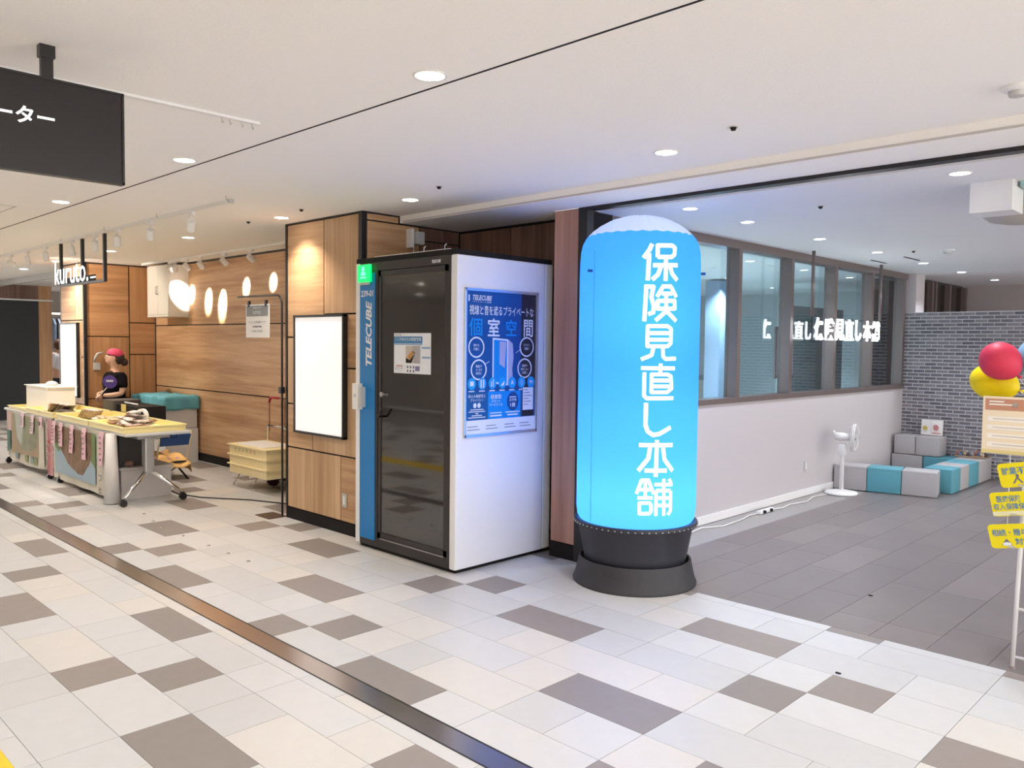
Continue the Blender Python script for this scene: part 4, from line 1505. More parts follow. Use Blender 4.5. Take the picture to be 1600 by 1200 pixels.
tray(-11.35, -10.30, 2.995, 3.60, .716, .065, 'left yellow tray on the far table', grp='yellow trays on the stall')
tray(-12.20, -11.42, 3.02, 3.60, .716, .04, 'shallow yellow tray under the white box at the left end of the stall', grp='yellow trays on the stall')

# bagged goods in the trays
rg_ = random.Random(21)
GM = [mat('goods_brown', (.27, .15, .09), .6, noise=.4, nscale=40), mat('goods_white', (.62, .57, .53), .4, noise=.2, nscale=50), mat('goods_pinkish', (.48, .33, .29), .5, noise=.4, nscale=45),
      mat('goods_tan', (.45, .33, .2), .6, noise=.4, nscale=40), mat('goods_dark', (.08, .06, .05), .5)]
def packet(x, y, z, L, W, H, yaw, tilt, m, label, group):
    t = thing('packet', label, 'packet', (x, y, z), group)
    bm = N()
    n = 8
    for s in (1, -1):
        g = [[bm.verts.new(((i / n - .5) * L, (j / 4 - .5) * W, s * H / 2 * (math.sin(PI * i / n) * math.sin(PI * j / 4)) ** .6 * (1 + .25 * math.sin(i * 2.1 + j * 1.3 + x * 9)))) for j in range(5)] for i in range(n + 1)]
        for i in range(n):
            for j in range(4):
                f = (g[i][j], g[i + 1][j], g[i + 1][j + 1], g[i][j + 1])
                bm.faces.new(f if s > 0 else f[::-1])
    bmesh.ops.remove_doubles(bm, verts=bm.verts, dist=.0008)
    M_ = Matrix.Translation((x, y, z + H / 2)) @ Matrix.Rotation(yaw, 4, 'Z') @ Matrix.Rotation(tilt, 4, 'Y')
    bmesh.ops.transform(bm, matrix=M_, verts=bm.verts)
    obj('bag', bm, m, t, True)
    bm = N()
    box(bm, L / 2 - .012, L / 2 + .008, -W / 2 + .01, W / 2 - .01, -.002, .002)
    bmesh.ops.transform(bm, matrix=M_, verts=bm.verts)
    obj('seal', bm, GM[1], t)
for i in range(44):
    lv = [0, 1, 2, 3, 4][0 if i < 16 else 1 if i < 28 else 2 if i < 36 else 3 if i < 41 else 4]
    sp = (.23, .18, .13, .08, .03)[lv]
    packet(-8.74 + rg_.uniform(-sp, sp), 3.30 + rg_.uniform(-sp * .7, sp * .7), .735 + .030 * lv + rg_.uniform(0, .008), .12, .085, .032, rg_.uniform(0, 3.1), rg_.uniform(-.3, .3), GM[[2, 1, 0, 1, 2][i % 5]],
           'small brown and white bag in the heap on the right yellow tray', 'bags heaped on the right yellow tray')
for i in range(9):
    packet(-9.60 + .06 * i, 3.25 + rg_.uniform(-.06, .06), .735 + .012 * (i % 3), .15, .10, .03, rg_.uniform(-.3, .6), rg_.uniform(-.2, .2), GM[[1, 3, 3][i % 3]], 'pale bag lying in the middle yellow tray', 'bags in the middle yellow tray')
for i in range(9):
    packet(-10.05 + .04 * i, 3.26 + .01 * (i % 2), .772, .15, .13, .02, .15, -.7, GM[1 if i % 2 else 3], 'white-striped bag leaning in a row left of the black case', 'bags leaning in a row on the stall')
for i in range(12):
    packet(-11.18 + .045 * i, 3.28 + rg_.uniform(-.03, .03), .775, .17, .14, .022, .1, -.6, GM[[3, 1, 0, 4][i % 4]], 'tan and brown bag leaning in a row in the left yellow tray', 'bags leaning in the left yellow tray')
packet(-10.62, 3.22, .74, .24, .16, .05, .2, 0, GM[4], 'dark bag lying at the end of the row in the left yellow tray', None)

# white box, black basket, tape roll
t = thing('white_box', 'white cardboard box with a white bag inside at the left end of the stall', 'box', (-11.7, 3.35, .73))
M_pap = mat('white_card', (.80, .78, .75), .6)
obj('body', B(-12.02, -11.15, 3.18, 3.50, .735, 1.02, bev=.004), M_pap, t)
obj('flap', B(-12.04, -11.13, 3.16, 3.52, 1.02, 1.032), M_pap, t)
tag(obj('plastic_bag', (lambda b: (ball(b, (-11.55, 3.35, 1.05), .10, .07, .04, 12), b)[1])(N()), M_plwhite, None, True), 'crumpled white plastic bag on top of the white box', 'bag')
t = thing('sales_case', 'black sales case with a yellow price card on the table before the stallholder', 'case', (-9.7, 3.75, .72))
bm = N()
box(bm, -10.25, -9.55, 3.66, 3.98, .50, .86, bev=.01)
obj('body', bm, M_blackm, t)
obj('grey_lid', B(-10.55, -10.2, 3.62, 3.95, .72, .90, bev=.01), mat('charcoal_card', (.075, .065, .06), .7), t)
obj('price_card', B(-10.03, -9.90, 3.648, 3.656, .78, .87), mat('card_yellow', (.62, .5, .18), .6), t)
tag(obj('folded_fan', (lambda b: (tube(b, [(-10.05, 3.70, .885), (-9.72, 3.72, .875)], .012, 8), b)[1])(N()), M_gplastic, None, True), 'grey and white stick lying on top of the black sales case', 'stick')
t = thing('tape_roll', 'white and blue roll of tape standing on the right yellow tray', 'tape', (-9.0, 3.5, .79))
bm = N()
lathe(bm, [(.055, -.02), (.08, -.02), (.08, .02), (.055, .02), (.055, -.02)], (0, 0, 0), 28, cap=False)
bmesh.ops.transform(bm, matrix=Matrix.Translation((-9.02, 3.5, .805)) @ Matrix.Rotation(PI / 2, 4, 'X') @ Matrix.Rotation(.3, 4, 'Y'), verts=bm.verts)
obj('roll', bm, M_plwhite, t, 'auto')
bm = N()
box(bm, -9.09, -8.97, 3.44, 3.56, .728, .79, bev=.01)
obj('dispenser', bm, mat('tape_blue', (.05, .3, .5), .5), t)

# pink price strips
M_pink = mat('pink_card', (.78, .47, .53), .6)
M_pink2 = mat('pale_pink_card', (.76, .58, .60), .6)
pinkpos = [(-11.32, .54, .72), (-10.92, .49, .71), (-10.60, .60, .71), (-10.12, .45, .70), (-9.88, .44, .70), (-9.52, .40, .70), (-9.14, .37, .70), (-8.64, .36, .70)]
pl = ['leftmost pink price strip hanging from the stall', 'second pink price strip from the left', 'pink price strip just left of the red and white banner', 'pink price strip just right of the red and white banner', 'second pink price strip on the near table',
      'pink price strip hanging over the middle of the brown picture', 'pink price strip at the right edge of the brown picture', 'rightmost pink price strip above the black handwriting']
for i, (x, z0, z1) in enumerate(pinkpos):
    t = thing('price_strip', pl[i], 'price tag', (x, 2.94, z0), 'pink price strips')
    bm = N()
    wv = .055
    pts = [(0, 0, z1), (.004, -.012, z1 - .08), (-.004, -.006, (z0 + z1) / 2), (-.012 if i % 2 else .012, -.016, z0)]
    prev = None
    for dx, dy, z in pts:
        a = [bm.verts.new((x + dx - wv, 2.95 + dy, z)), bm.verts.new((x + dx + wv, 2.95 + dy, z)), bm.verts.new((x + dx + wv, 2.953 + dy, z)), bm.verts.new((x + dx - wv, 2.953 + dy, z))]
        if prev:
            for k in range(4):
                bm.faces.new((prev[k], prev[(k + 1) % 4], a[(k + 1) % 4], a[k]))
        else:
            bm.faces.new(a)
        prev = a
    bm.faces.new(prev[::-1])
    obj('card', bm, M_pink2 if i in (0, 1) else M_pink, t)
    Bd = Board(t, (x, 2.932, 0), (1, 0, 0), (0, 0, 1), 0)
    for k in range(5):
        zz = z1 - .04 - k * (z1 - z0 - .06) / 5
        Bd.rect('handwriting', -.03, zz - .018, .025, zz - .010, bink, 0)
        Bd.line('handwriting', [(-.01, zz - .03), (.02, zz)], .006, bink, 0)
    Bd.flush()

# goods under the table
t = thing('storage_box', 'large pale grey box under the near table', 'box', (-9.1, 3.4, 0))
obj('body', B(-9.75, -8.52, 3.09, 3.60, 0, .31, bev=.008), mat('box_grey', (.50, .47, .45), .6), t)
obj('lid', B(-9.77, -8.50, 3.07, 3.62, .31, .33, bev=.006), MATS['box_grey'], t)
t = thing('black_case', 'charcoal case standing on the pale grey box under the table', 'case', (-8.95, 3.25, .33))
obj('body', B(-9.35, -8.62, 3.11, 3.36, .33, .64, bev=.01), mat('charcoal', (.05, .045, .045), .7), t)
obj('edge', B(-8.62, -8.605, 3.335, 3.36, .33, .64), M_gplastic, t)
tag(obj('brown_bag', (lambda b: (ball(b, (-8.62, 3.2, .36), .07, .05, .035, 12), b)[1])(N()), mat('brown_bag', (.3, .17, .12), .7), None, True), 'small brown bag in front of the charcoal case under the table', 'bag')

# big white container with a teal cloth behind
t = thing('foam_container', 'tall white foam container draped with a teal cloth behind the stall', 'container', (-11.3, 4.6, 0))
M_foam = mat('foam', (.66, .65, .64), .7)
obj('body', B(-11.75, -10.72, 4.45, 4.90, 0, .45, bev=.01), M_foam, t)
obj('upper_box', B(-11.74, -10.73, 4.46, 4.89, .455, .86, bev=.01), M_foam, t)
bm = N()
nx, ny = 40, 26
gr = []
for i in range(nx + 1):
    rw = []
    for j in range(ny + 1):
        u = -11.95 + (i / nx) * 1.42
        v = 4.03 + (j / ny) * .88
        ox = max(0, -11.76 - u) + max(0, u - -10.71)
        oy = max(0, 4.44 - v)
        z = .885 - max(ox, oy) * 1.0 + .006 * math.sin(u * 21 + v * 7) + .005 * math.sin(v * 24 + u * 13)
        x = min(max(u, -11.77), -10.70) + (.006 * math.sin(v * 30) if ox else 0)
        y = max(v, 4.435) + (.012 * math.sin(u * 28) if oy else 0) - (.012 if oy else 0)
        rw.append(bm.verts.new((x, y, z)))
    gr.append(rw)
for i in range(nx):
    for j in range(ny):
        bm.faces.new((gr[i][j], gr[i + 1][j], gr[i + 1][j + 1], gr[i][j + 1]))
cl = obj('cloth', bm, mat('teal_cloth', (.12, .38, .46), .9), None, True)
md = cl.modifiers.new('solid', 'SOLIDIFY')
md.thickness = .006
tag(cl, 'teal blue cloth draped over the white foam container', 'cloth')
bm = N()
tube(bm, [(-11.0, 4.43, .50), (-10.97, 4.40, .44), (-11.02, 4.41, .42), (-10.95, 4.40, .36)], .014, 6)
tag(obj('knotted_cord', bm, M_blackm, None, True), 'dark knotted cord hanging on the white foam container', 'cord')

# small folding chair with blanket
t = thing('folding_chair', 'low folding chair with blue back pad behind the stall', 'chair', (-9.5, 3.98, 0))
M_ctube = mat('chair_tube', (.72, .62, .42), .4, metal=.3)
cx0, cx1 = -9.95, -9.42
for y in (3.80, 4.16):
    bm = N()
    tube(bm, [(cx0, y, 0.0), (cx1 + .02, y, .24), (cx1 + .08, y, .42), (cx1 + .13, y, .58)], .012, 8)
    obj('back_post', bm, M_ctube, t, True)
    bm = N()
    tube(bm, [(cx1 + .05, y, 0.0), (cx0 + .06, y, .20)], .011, 8)
    obj('leg', bm, M_blackm, t, True)
bm = N()
box(bm, cx0 + .02, cx1 + .03, 3.81, 4.15, .20, .22, bev=.006)
obj('seat', bm, M_blackm, t)
bm = N()
vs = box(bm, -.008, .008, -.18, .18, -.07, .07, bev=.004)
bmesh.ops.transform(bm, matrix=Matrix.Translation((cx1 + .10, 3.98, .48)) @ Matrix.Rotation(.35, 4, 'Y'), verts=bm.verts)
bp = obj('back_pad', bm, mat('pad_blue', (.02, .07, .22), .7), t)
Bd = Board(bp, (cx1 + .1, 3.79, .63), (.0, 1, 0), (0, 0, 1))
bm = N()
nx, ny = 22, 16
gr = []
for i in range(nx + 1):
    rw = []
    for j in range(ny + 1):
        u = -10.0 + i / nx * .66
        v = 3.70 + j / ny * .54
        oy = max(0, 3.80 - v) + max(0, v - 4.17)
        ox = max(0, u - -9.44)
        z = .262 - oy * 1.6 + .022 * math.sin(u * 17 + v * 8) + .014 * math.sin(v * 26 - u * 10) - ox * .9
        rw.append(bm.verts.new((u, min(max(v, 3.79), 4.18) + .01 * math.sin(u * 30), z)))
    gr.append(rw)
for i in range(nx):
    for j in range(ny):
        bm.faces.new((gr[i][j], gr[i + 1][j], gr[i + 1][j + 1], gr[i][j + 1]))
M_blk = bpy.data.materials.new('blanket')
M_blk.use_nodes = True
p_ = M_blk.node_tree.nodes['Principled BSDF']
p_.inputs['Roughness'].default_value = .9
tc_ = M_blk.node_tree.nodes.new('ShaderNodeTexCoord')
vz = M_blk.node_tree.nodes.new('ShaderNodeTexNoise')
vz.inputs['Scale'].default_value = 9
rp_ = M_blk.node_tree.nodes.new('ShaderNodeValToRGB')
rp_.color_ramp.interpolation = 'CONSTANT'
rp_.color_ramp.elements[0].color = (.62, .38, .14, 1)
rp_.color_ramp.elements[1].position = .56
rp_.color_ramp.elements[1].color = (.45, .20, .27, 1)
M_blk.node_tree.links.new(tc_.outputs['Object'], vz.inputs['Vector'])
M_blk.node_tree.links.new(vz.outputs['Fac'], rp_.inputs['Fac'])
M_blk.node_tree.links.new(rp_.outputs[0], p_.inputs['Base Color'])
cl = obj('blanket', bm, M_blk, None, True)
cl.modifiers.new('solid', 'SOLIDIFY').thickness = .006
tag(cl, 'yellow and pink patterned blanket on the folding chair', 'blanket')

# cable on the floor behind the tables
bm = N()
tube(bm, [(-10.2, 3.85, .006), (-9.2, 3.72, .006), (-8.5, 3.66, .006), (-8.15, 3.75, .006), (-7.7, 4.05, .006), (-7.2, 4.25, .006), (-6.76, 4.2, .006)], .006, 6)
tag(obj('floor_cable', bm, M_blackm, None, True), 'thin dark cable running across the floor from the stall to the wood pillar', 'cable')

# small studs stuck on the floor
for i, (x, y) in enumerate([(-9.3, 2.95), (-8.55, 2.98), (-7.748, 3.013), (-7.38, 2.95), (-7.084, 2.906), (-6.65, 2.90), (-6.2, 2.91), (-5.87, 2.91), (-5.556, 2.912)]):
    bm = N()
    lathe(bm, [(.016, 0), (.015, .003), (.006, .006)], (x, y, 0), 14)
    tag(obj('floor_stud', bm, M_chrome, None, 'auto'), 'tiny shiny stud in the row of studs on the corridor floor', 'stud', 'floor studs')

# ---- black pole stand with clipped notice
t = thing('notice_stand', 'black pole stand with a bent arm beside the wood pillar', 'stand', (-6.86, 3.86, 0))
bm = N()
box(bm, -7.0, -6.75, 3.74, 3.925, 0, .008, bev=.002)
obj('base_plate', bm, mat('dark_brown_metal', (.06, .03, .022), .35), t)
bm = N()
pts = [(-6.785, 3.90, .005), (-6.785, 3.90, 1.97)]
for a in range(1, 7):
    th = a / 6 * PI / 2
    pts.append((-6.785 - .09 * (1 - math.cos(th)), 3.90, 1.97 + .09 * math.sin(th)))
pts.append((-7.62, 3.90, 2.065))
tube(bm, pts, .010, 10)
obj('pole', bm, M_black, t, True)
bm = N()
tube(bm, [(-7.55, 3.90, 2.06), (-7.55, 3.90, 1.985), (-6.80, 3.90, 1.975)], .002, 5)
obj('wire', bm, M_steel, t)
obj('adjuster', B(-6.81, -6.765, 3.875, 3.918, 1.15, 1.21), M_black, t)
t = thing('hanging_notice', 'white notice sheet with a grey heading clipped under the black arm', 'notice', (-7.24, 3.9, 1.68))
sh = obj('sheet', B(-7.46, -7.01, 3.896, 3.902, 1.665, 1.985), mat('notice_white', (.80, .79, .78), .55), t)
for x in (-7.40, -7.07):
    obj('clip', B(x - .014, x + .014, 3.888, 3.908, 1.96, 2.02, bev=.002), M_black, t)
Bd = Board(sh, (-7.46, 3.896, 1.665), (1, 0, 0), (0, 0, 1))
ngy = mat('notice_head', (.25, .26, .27), .6)
Bd.rect('grey_heading', .015, .205, .43, .305, ngy)
Bd.text('lettering', 'お知らせ', .22, .285, .15, .022, M_w, layer=3)
Bd.text('lettering', 'NOTICE', .22, .24, .14, .03, M_w, layer=3)
Bd.text('lettering', 'ただいま準備中です', .22, .148, .33, .024, ng, layer=2)
Bd.text('lettering', '営業時間', .22, .105, .17, .018, ng, layer=2, bold=.02)
Bd.text('lettering', '10:00-20:00', .22, .062, .20, .018, ng, layer=2)
Bd.flush()

# ---- hand cart with three cream crates
t = thing('hand_cart', 'chrome folding hand cart with red grip against the alcove wall', 'cart', (-8.2, 4.6, 0))
bm = N()
for x in (-8.60, -8.18):
    tube(bm, [(x, 4.76, .10), (x, 4.76, .62), (x + .03, 4.75, .66)] if x < -8.4 else [(x, 4.76, .10), (x, 4.76, .62), (x - .03, 4.75, .66)], .014, 8)
tube(bm, [(-8.57, 4.75, .66), (-8.21, 4.75, .66)], .014, 8)
obj('frame', bm, M_chrome, t, True)
bm = N()
tube(bm, [(-8.55, 4.75, .6), (-8.545, 4.75, .95), (-8.52, 4.75, .985), (-8.24, 4.75, .985), (-8.21, 4.75, .95), (-8.215, 4.75, .6)], .006, 8)
obj('handle', bm, mat('handle_copper', (.3, .12, .08), .3, metal=.8), t, True)
bm = N()
tube(bm, [(-8.552, 4.75, .93), (-8.52, 4.75, .985), (-8.33, 4.75, .988)], .014, 10)
obj('grip', bm, mat('grip_red', (.4, .015, .04), .5), t, True)
bm = N()
for x in (-8.60, -8.18):
    tube(bm, [(x, 4.76, .13), (x, 4.30, .15)], .009, 8)
for x in (-8.62, -8.22):
    tube(bm, [(x + .06, 4.40, .15), (x, 4.34, .012), (x + .10, 4.34, .012)], .007, 8)
tube(bm, [(-8.56, 4.40, .15), (-8.16, 4.40, .15)], .007, 6)
obj('platform', bm, M_chrome, t, True)
for x in (-8.30, -7.86):
    bm = N()
    cyl(bm, (x - .02, 4.66, .075), .075, .04, 24, axis='x')
    obj('wheel', bm, mat('wheel_maroon', (.05, .01, .018), .5), t, 'auto')
bm = N()
tube(bm, [(-8.32, 4.66, .075), (-7.84, 4.66, .075)], .010, 8)
obj('axle', bm, M_chrome, t)
for i, lb in enumerate(('bottom cream crate of the stack of three on the hand cart', 'middle cream crate of the stack of three on the hand cart', 'top cream crate of the stack, with small red and green marks')):
    z0 = .165 + .107 * i
    c = tray(-8.62, -7.80, 4.30, 4.74, z0, .105, lb, m=M_crate, cat='crate', grp='cream crates on the hand cart', rim=.022)
    if i == 2:
        Bd = Board(c, (0, 4.30, 0), (1, 0, 0), (0, 0, 1))
        for k, col in enumerate(('ink', 'ink', 'ink', 'g', 'r', 'r')):
            mm = {'ink': bink, 'g': mat('mark_green', (.1, .25, .08), .6), 'r': M_red}[col]
            Bd.text('lettering', 'やさいの花花'[k], -8.48 + .085 * k, z0 + .055, .04, .04, mm, layer=1)
        Bd.flush()
t = thing('paper_wrap', 'white paper sheets lying on the top cream crate', 'paper', (-8.3, 4.5, .49))
bm = N()
box(bm, -8.55, -7.95, 4.34, 4.68, .483, .492, bev=.003)
obj('sheet', bm, M_pap, t)
obj('lid', B(-8.60, -7.82, 4.32, 4.72, .478, .483), M_crate, t)

# ================================================================ PEOPLE
def skin(name, verts, edges, radii, m, parent, W, sub=2):
    me = bpy.data.meshes.new(name)
    P_ = LOC[parent.name]
    me.from_pydata([tuple((W @ Vector(v)) - P_) for v in verts], edges, [])
    o = bpy.data.objects.new(name, me)
    COL.objects.link(o)
    o.parent = parent
    LOC[o.name] = P_.copy()
    me.materials.append(m)
    sk = o.modifiers.new('skin', 'SKIN')
    sk.use_smooth_shade = True
    for i, r in enumerate(radii):
        d = me.skin_vertices[0].data[i]
        d.radius = (r, r) if not isinstance(r, tuple) else r
        d.use_root = (i == 0)
    ss = o.modifiers.new('sub', 'SUBSURF')
    ss.levels = sub
    ss.render_levels = sub
    return o


def chain(pts, radii, V, E, R, root=None):
    base = len(V)
    for i, (p, r) in enumerate(zip(pts, radii)):
        V.append(p)
        R.append(r)
        if i == 0:
            if root is not None:
                E.append((root, base))
        else:
            E.append((base + i - 1, base + i))
    return base


M_skin = mat('skin', (.60, .36, .25), .55)
M_hair = mat('hair_dark', (.035, .018, .014), .6)


def ell(name, c, r, m, parent, W, rot=None, seg=20):
    bm = N()
    ball(bm, (0, 0, 0), *r, seg=seg)
    if rot:
        bmesh.ops.rotate(bm, cent=(0, 0, 0), matrix=Matrix.Rotation(rot[0], 3, rot[1]), verts=bm.verts)
    bmesh.ops.translate(bm, vec=c, verts=bm.verts)
    bmesh.ops.transform(bm, matrix=W, verts=bm.verts)
    return obj(name, bm, m, parent, True)


def hand(name, parent, W, wrist, palm_dir, side, up, m):
    """palm with four fingers and a thumb, one skinned mesh"""
    V, E, R = [], [], []
    w_ = Vector(wrist)
    d = Vector(palm_dir).normalized()
    s = Vector(side).normalized()
    u = Vector(up).normalized()
    V.append(w_); R.append((.022, .018))
    V.append(w_ + d * .045); R.append((.034, .017))
    E.append((0, 1))
    V.append(w_ + d * .075); R.append((.034, .015))
    E.append((1, 2))
    for k, (off, L) in enumerate(((-.026, .055), (-.009, .065), (.009, .060), (.026, .046))):
        b = w_ + d * .080 + s * off
        chain([b, b + d * L * .4 - u * .006, b + d * L * .7 - u * .022, b + d * L * .75 - u * .04], [.0095, .009, .0085, .007], V, E, R, 2)
    b = w_ + d * .03 - s * .034
    chain([b, b + d * .03 - s * .018, b + d * .055 - s * .012], [.011, .010, .008], V, E, R, 1)
    return skin(name, V, E, R, m, parent, W, 1)


# stallholder
px_, py_ = -11.74, 4.2
face = Vector((.10, -.99, 0)).normalized()
yaw = math.atan2(face.y, face.x) - PI / 2
W1 = Matrix.Translation((px_, py_, 0)) @ Matrix.Rotation(yaw, 4, 'Z')
WH = W1 @ Matrix.Rotation(-.40, 4, 'Z')
t = thing('person', 'stallholder in a pink cap and black t-shirt standing with hands clasped', 'person', (px_, py_, 0))
V, E, R = [], [], []
V.append((0, 0, .74)); R.append((.15, .11))
chain([(0, .015, .88), (0, .01, 1.0), (0, 0, 1.10), (0, -.005, 1.17), (0, .005, 1.215), (0, .012, 1.27), (0, .025, 1.325), (0, .03, 1.385), (0, .02, 1.44)],
      [(.155, .12), (.15, .12), (.14, .105), (.085, .07), .048, .05, (.066, .078), (.074, .088), (.055, .068)], V, E, R, 0)
for s in (-1, 1):
    chain([(s * .155, 0, 1.125), (s * .215, .0, 1.0), (s * .235, .03, .90), (s * .17, .14, .875), (s * .075, .205, .875)], [.055, .045, .041, .036, .026], V, E, R, 3)
    chain([(s * .085, 0, .62), (s * .09, .01, .42), (s * .09, 0, .22), (s * .09, -.02, .08), (s * .095, .06, .035), (s * .10, .13, .028)], [.085, .06, .05, .036, .035, .028], V, E, R, 0)
skin('body', V, E, R, M_skin, t, W1)
V, E, R = [], [], []
V.append((0, .0, .70)); R.append((.185, .14))
chain([(0, .02, .86), (0, .015, 1.0), (0, 0, 1.11), (0, 0, 1.165)], [(.185, .15), (.18, .145), (.165, .125), (.10, .08)], V, E, R, 0)
for s in (-1, 1):
    chain([(s * .165, 0, 1.12), (s * .22, .005, 1.03), (s * .238, .02, .965)], [.075, .070, .072], V, E, R, 3)
sh_ = skin('shirt', V, E, R, mat('black_shirt', (.007, .006, .008), .9, spec=.08), t, W1)
V, E, R = [], [], []
V.append((0, 0, .72)); R.append((.16, .125))
for s in (-1, 1):
    chain([(s * .09, 0, .60), (s * .095, .01, .40), (s * .095, 0, .12)], [.10, .08, .068], V, E, R, 0)
skin('trousers', V, E, R, mat('dark_trousers', (.02, .02, .025), .8), t, W1)
for s in (-1, 1):
    ell('shoe', (s * .098, .06, .04), (.045, .12, .04), M_blackm, t, W1)
hand('hand', t, W1, (.07, .20, .875), (-1, .35, -.45), (0, .3, 1), (.2, 1, 0), M_skin)
hand('hand', t, W1, (-.06, .235, .87), (.8, .2, -.55), (0, .3, 1), (.2, 1, 0), M_skin)
ell('face', (0, .050, 1.368), (.073, .074, .092), M_skin, t, WH)
bm = N()
vs = cyl(bm, (0, .12, 1.355), .014, .045, 8, r2=.005)
bmesh.ops.transform(bm, matrix=WH, verts=bm.verts)
obj('nose', bm, M_skin, t, True)
for s in (-1, 1):
    ell('eye', (s * .028, .112, 1.39), (.012, .006, .005), M_blackm, t, WH, seg=10)
    ell('ear', (s * .075, .015, 1.37), (.01, .02, .03), M_skin, t, WH, seg=12)
ell('mouth', (0, .118, 1.325), (.020, .006, .005), mat('lips', (.45, .12, .1), .5), t, WH, seg=10)
ell('hair', (0, -.035, 1.385), (.085, .085, .10), M_hair, t, WH)
ell('hair_bun', (.02, -.115, 1.32), (.05, .05, .055), M_hair, t, WH)
ell('fringe', (0, .035, 1.42), (.076, .075, .045), M_hair, t, WH)
M_cap_ = mat('pink_cap', (.62, .055, .13), .7, noise=.3, nscale=40)
V = []
bm = N()
lathe(bm, [(.094, 0), (.098, .02), (.092, .055), (.07, .085), (.03, .1), (.003, .103)], (0, 0, 0), 28)
bmesh.ops.transform(bm, matrix=WH @ Matrix.Translation((0, .0, 1.405)) @ Matrix.Rotation(.22, 4, 'X') @ Matrix.Diagonal((.95, 1.12, 1, 1)), verts=bm.verts)
cp = obj('cap', bm, M_cap_, t, True)
V = []
bm = N()
for s in (-1, 1):
    tube(bm, [WH @ Vector((s * (.028 + .022 * math.cos(a)), .124, 1.39 + .018 * math.sin(a))) for a in [k * PI / 5 for k in range(10)]], .0018, 5, closed=True)
    tube(bm, [WH @ Vector((s * .05, .122, 1.395)), WH @ Vector((s * .078, .02, 1.395))], .0018, 5)
obj('glasses', bm, M_steel, t)
# hand fan held up
FN = Matrix.Translation((-.20, .17, 1.06)) @ Matrix.Rotation(.85, 4, 'Z') @ Matrix.Rotation(-.2, 4, 'X')
f = thing('hand_fan', 'purple round paper fan on a white stick held by the stallholder', 'fan', tuple(W1 @ Vector((0, .25, .9))))
bm = N()
cyl(bm, (0, 0, -.003), .09, .006, 32)
bmesh.ops.transform(bm, matrix=W1 @ FN @ Matrix.Rotation(PI / 2, 4, 'X'), verts=bm.verts)
fl_ = obj('blade', bm, mat('fan_purple', (.09, .05, .27), .5), f)
bm = N()
tube(bm, [W1 @ Vector((.0, .262, .82)), W1 @ Vector((-.16, .185, .99))], .006, 8)
obj('stick', bm, M_plwhite, f)
bm = N()
box(bm, -.045, .045, -.001, .001, -.014, .014)
bmesh.ops.transform(bm, matrix=W1 @ FN @ Matrix.Translation((0, .006, .015)), verts=bm.verts)
obj('print', bm, mat('fan_white', (.6, .6, .7), .5), f)
# white towel/mask behind the face
# second person, seen from behind in the far shop
W2 = Matrix.Translation((-19.3, 5.72, 0)) @ Matrix.Rotation(2.4, 4, 'Z')
t = thing('person', 'distant person in a white shirt and dark trousers in the gap by the far pillar', 'person', (-19.3, 5.72, 0))
V, E, R = [], [], []
V.append((0, 0, .88)); R.append((.14, .10))
chain([(0, 0, 1.05), (0, 0, 1.2), (0, 0, 1.31), (0, 0, 1.36), (0, .01, 1.42), (0, .02, 1.49), (0, .015, 1.56)], [(.13, .1), (.14, .1), (.10, .08), .05, .05, (.072, .085), (.06, .07)], V, E, R, 0)
for s in (-1, 1):
    chain([(s * .16, 0, 1.29), (s * .20, 0, 1.10), (s * .21, .03, .95), (s * .20, .08, .80)], [.05, .042, .036, .028], V, E, R, 3)
    chain([(s * .08, 0, .75), (s * .085, 0, .48), (s * .085, -.01, .25), (s * .085, -.02, .08), (s * .09, .08, .03)], [.085, .06, .05, .036, .03], V, E, R, 0)
skin('body', V, E, R, M_skin, t, W2)
V, E, R = [], [], []
V.append((0, 0, .92)); R.append((.165, .125))
chain([(0, 0, 1.08), (0, 0, 1.22), (0, 0, 1.33)], [(.165, .125), (.165, .12), (.09, .075)], V, E, R, 0)
for s in (-1, 1):
    chain([(s * .17, 0, 1.28), (s * .21, 0, 1.10), (s * .215, .02, 1.0)], [.065, .055, .05], V, E, R, 2)
skin('shirt', V, E, R, mat('white_shirt', (.75, .75, .8), .8), t, W2)
V, E, R = [], [], []
V.append((0, 0, .90)); R.append((.15, .115))
for s in (-1, 1):
    chain([(s * .085, 0, .72), (s * .09, 0, .42), (s * .09, 0, .1)], [.10, .075, .062], V, E, R, 0)
skin('trousers', V, E, R, mat('navy_trousers', (.018, .02, .035), .8), t, W2)
for s in (-1, 1):
    hand('hand', t, W2, (s * .20, .085, .79), (0, .15, -1), (0, 1, .1), (s, 0, 0), M_skin)
    ell('shoe', (s * .09, .05, .035), (.045, .12, .035), M_blackm, t, W2)
ell('hair', (0, -.01, 1.51), (.095, .11, .12), mat('hair_brown', (.10, .045, .025), .6), t, W2)
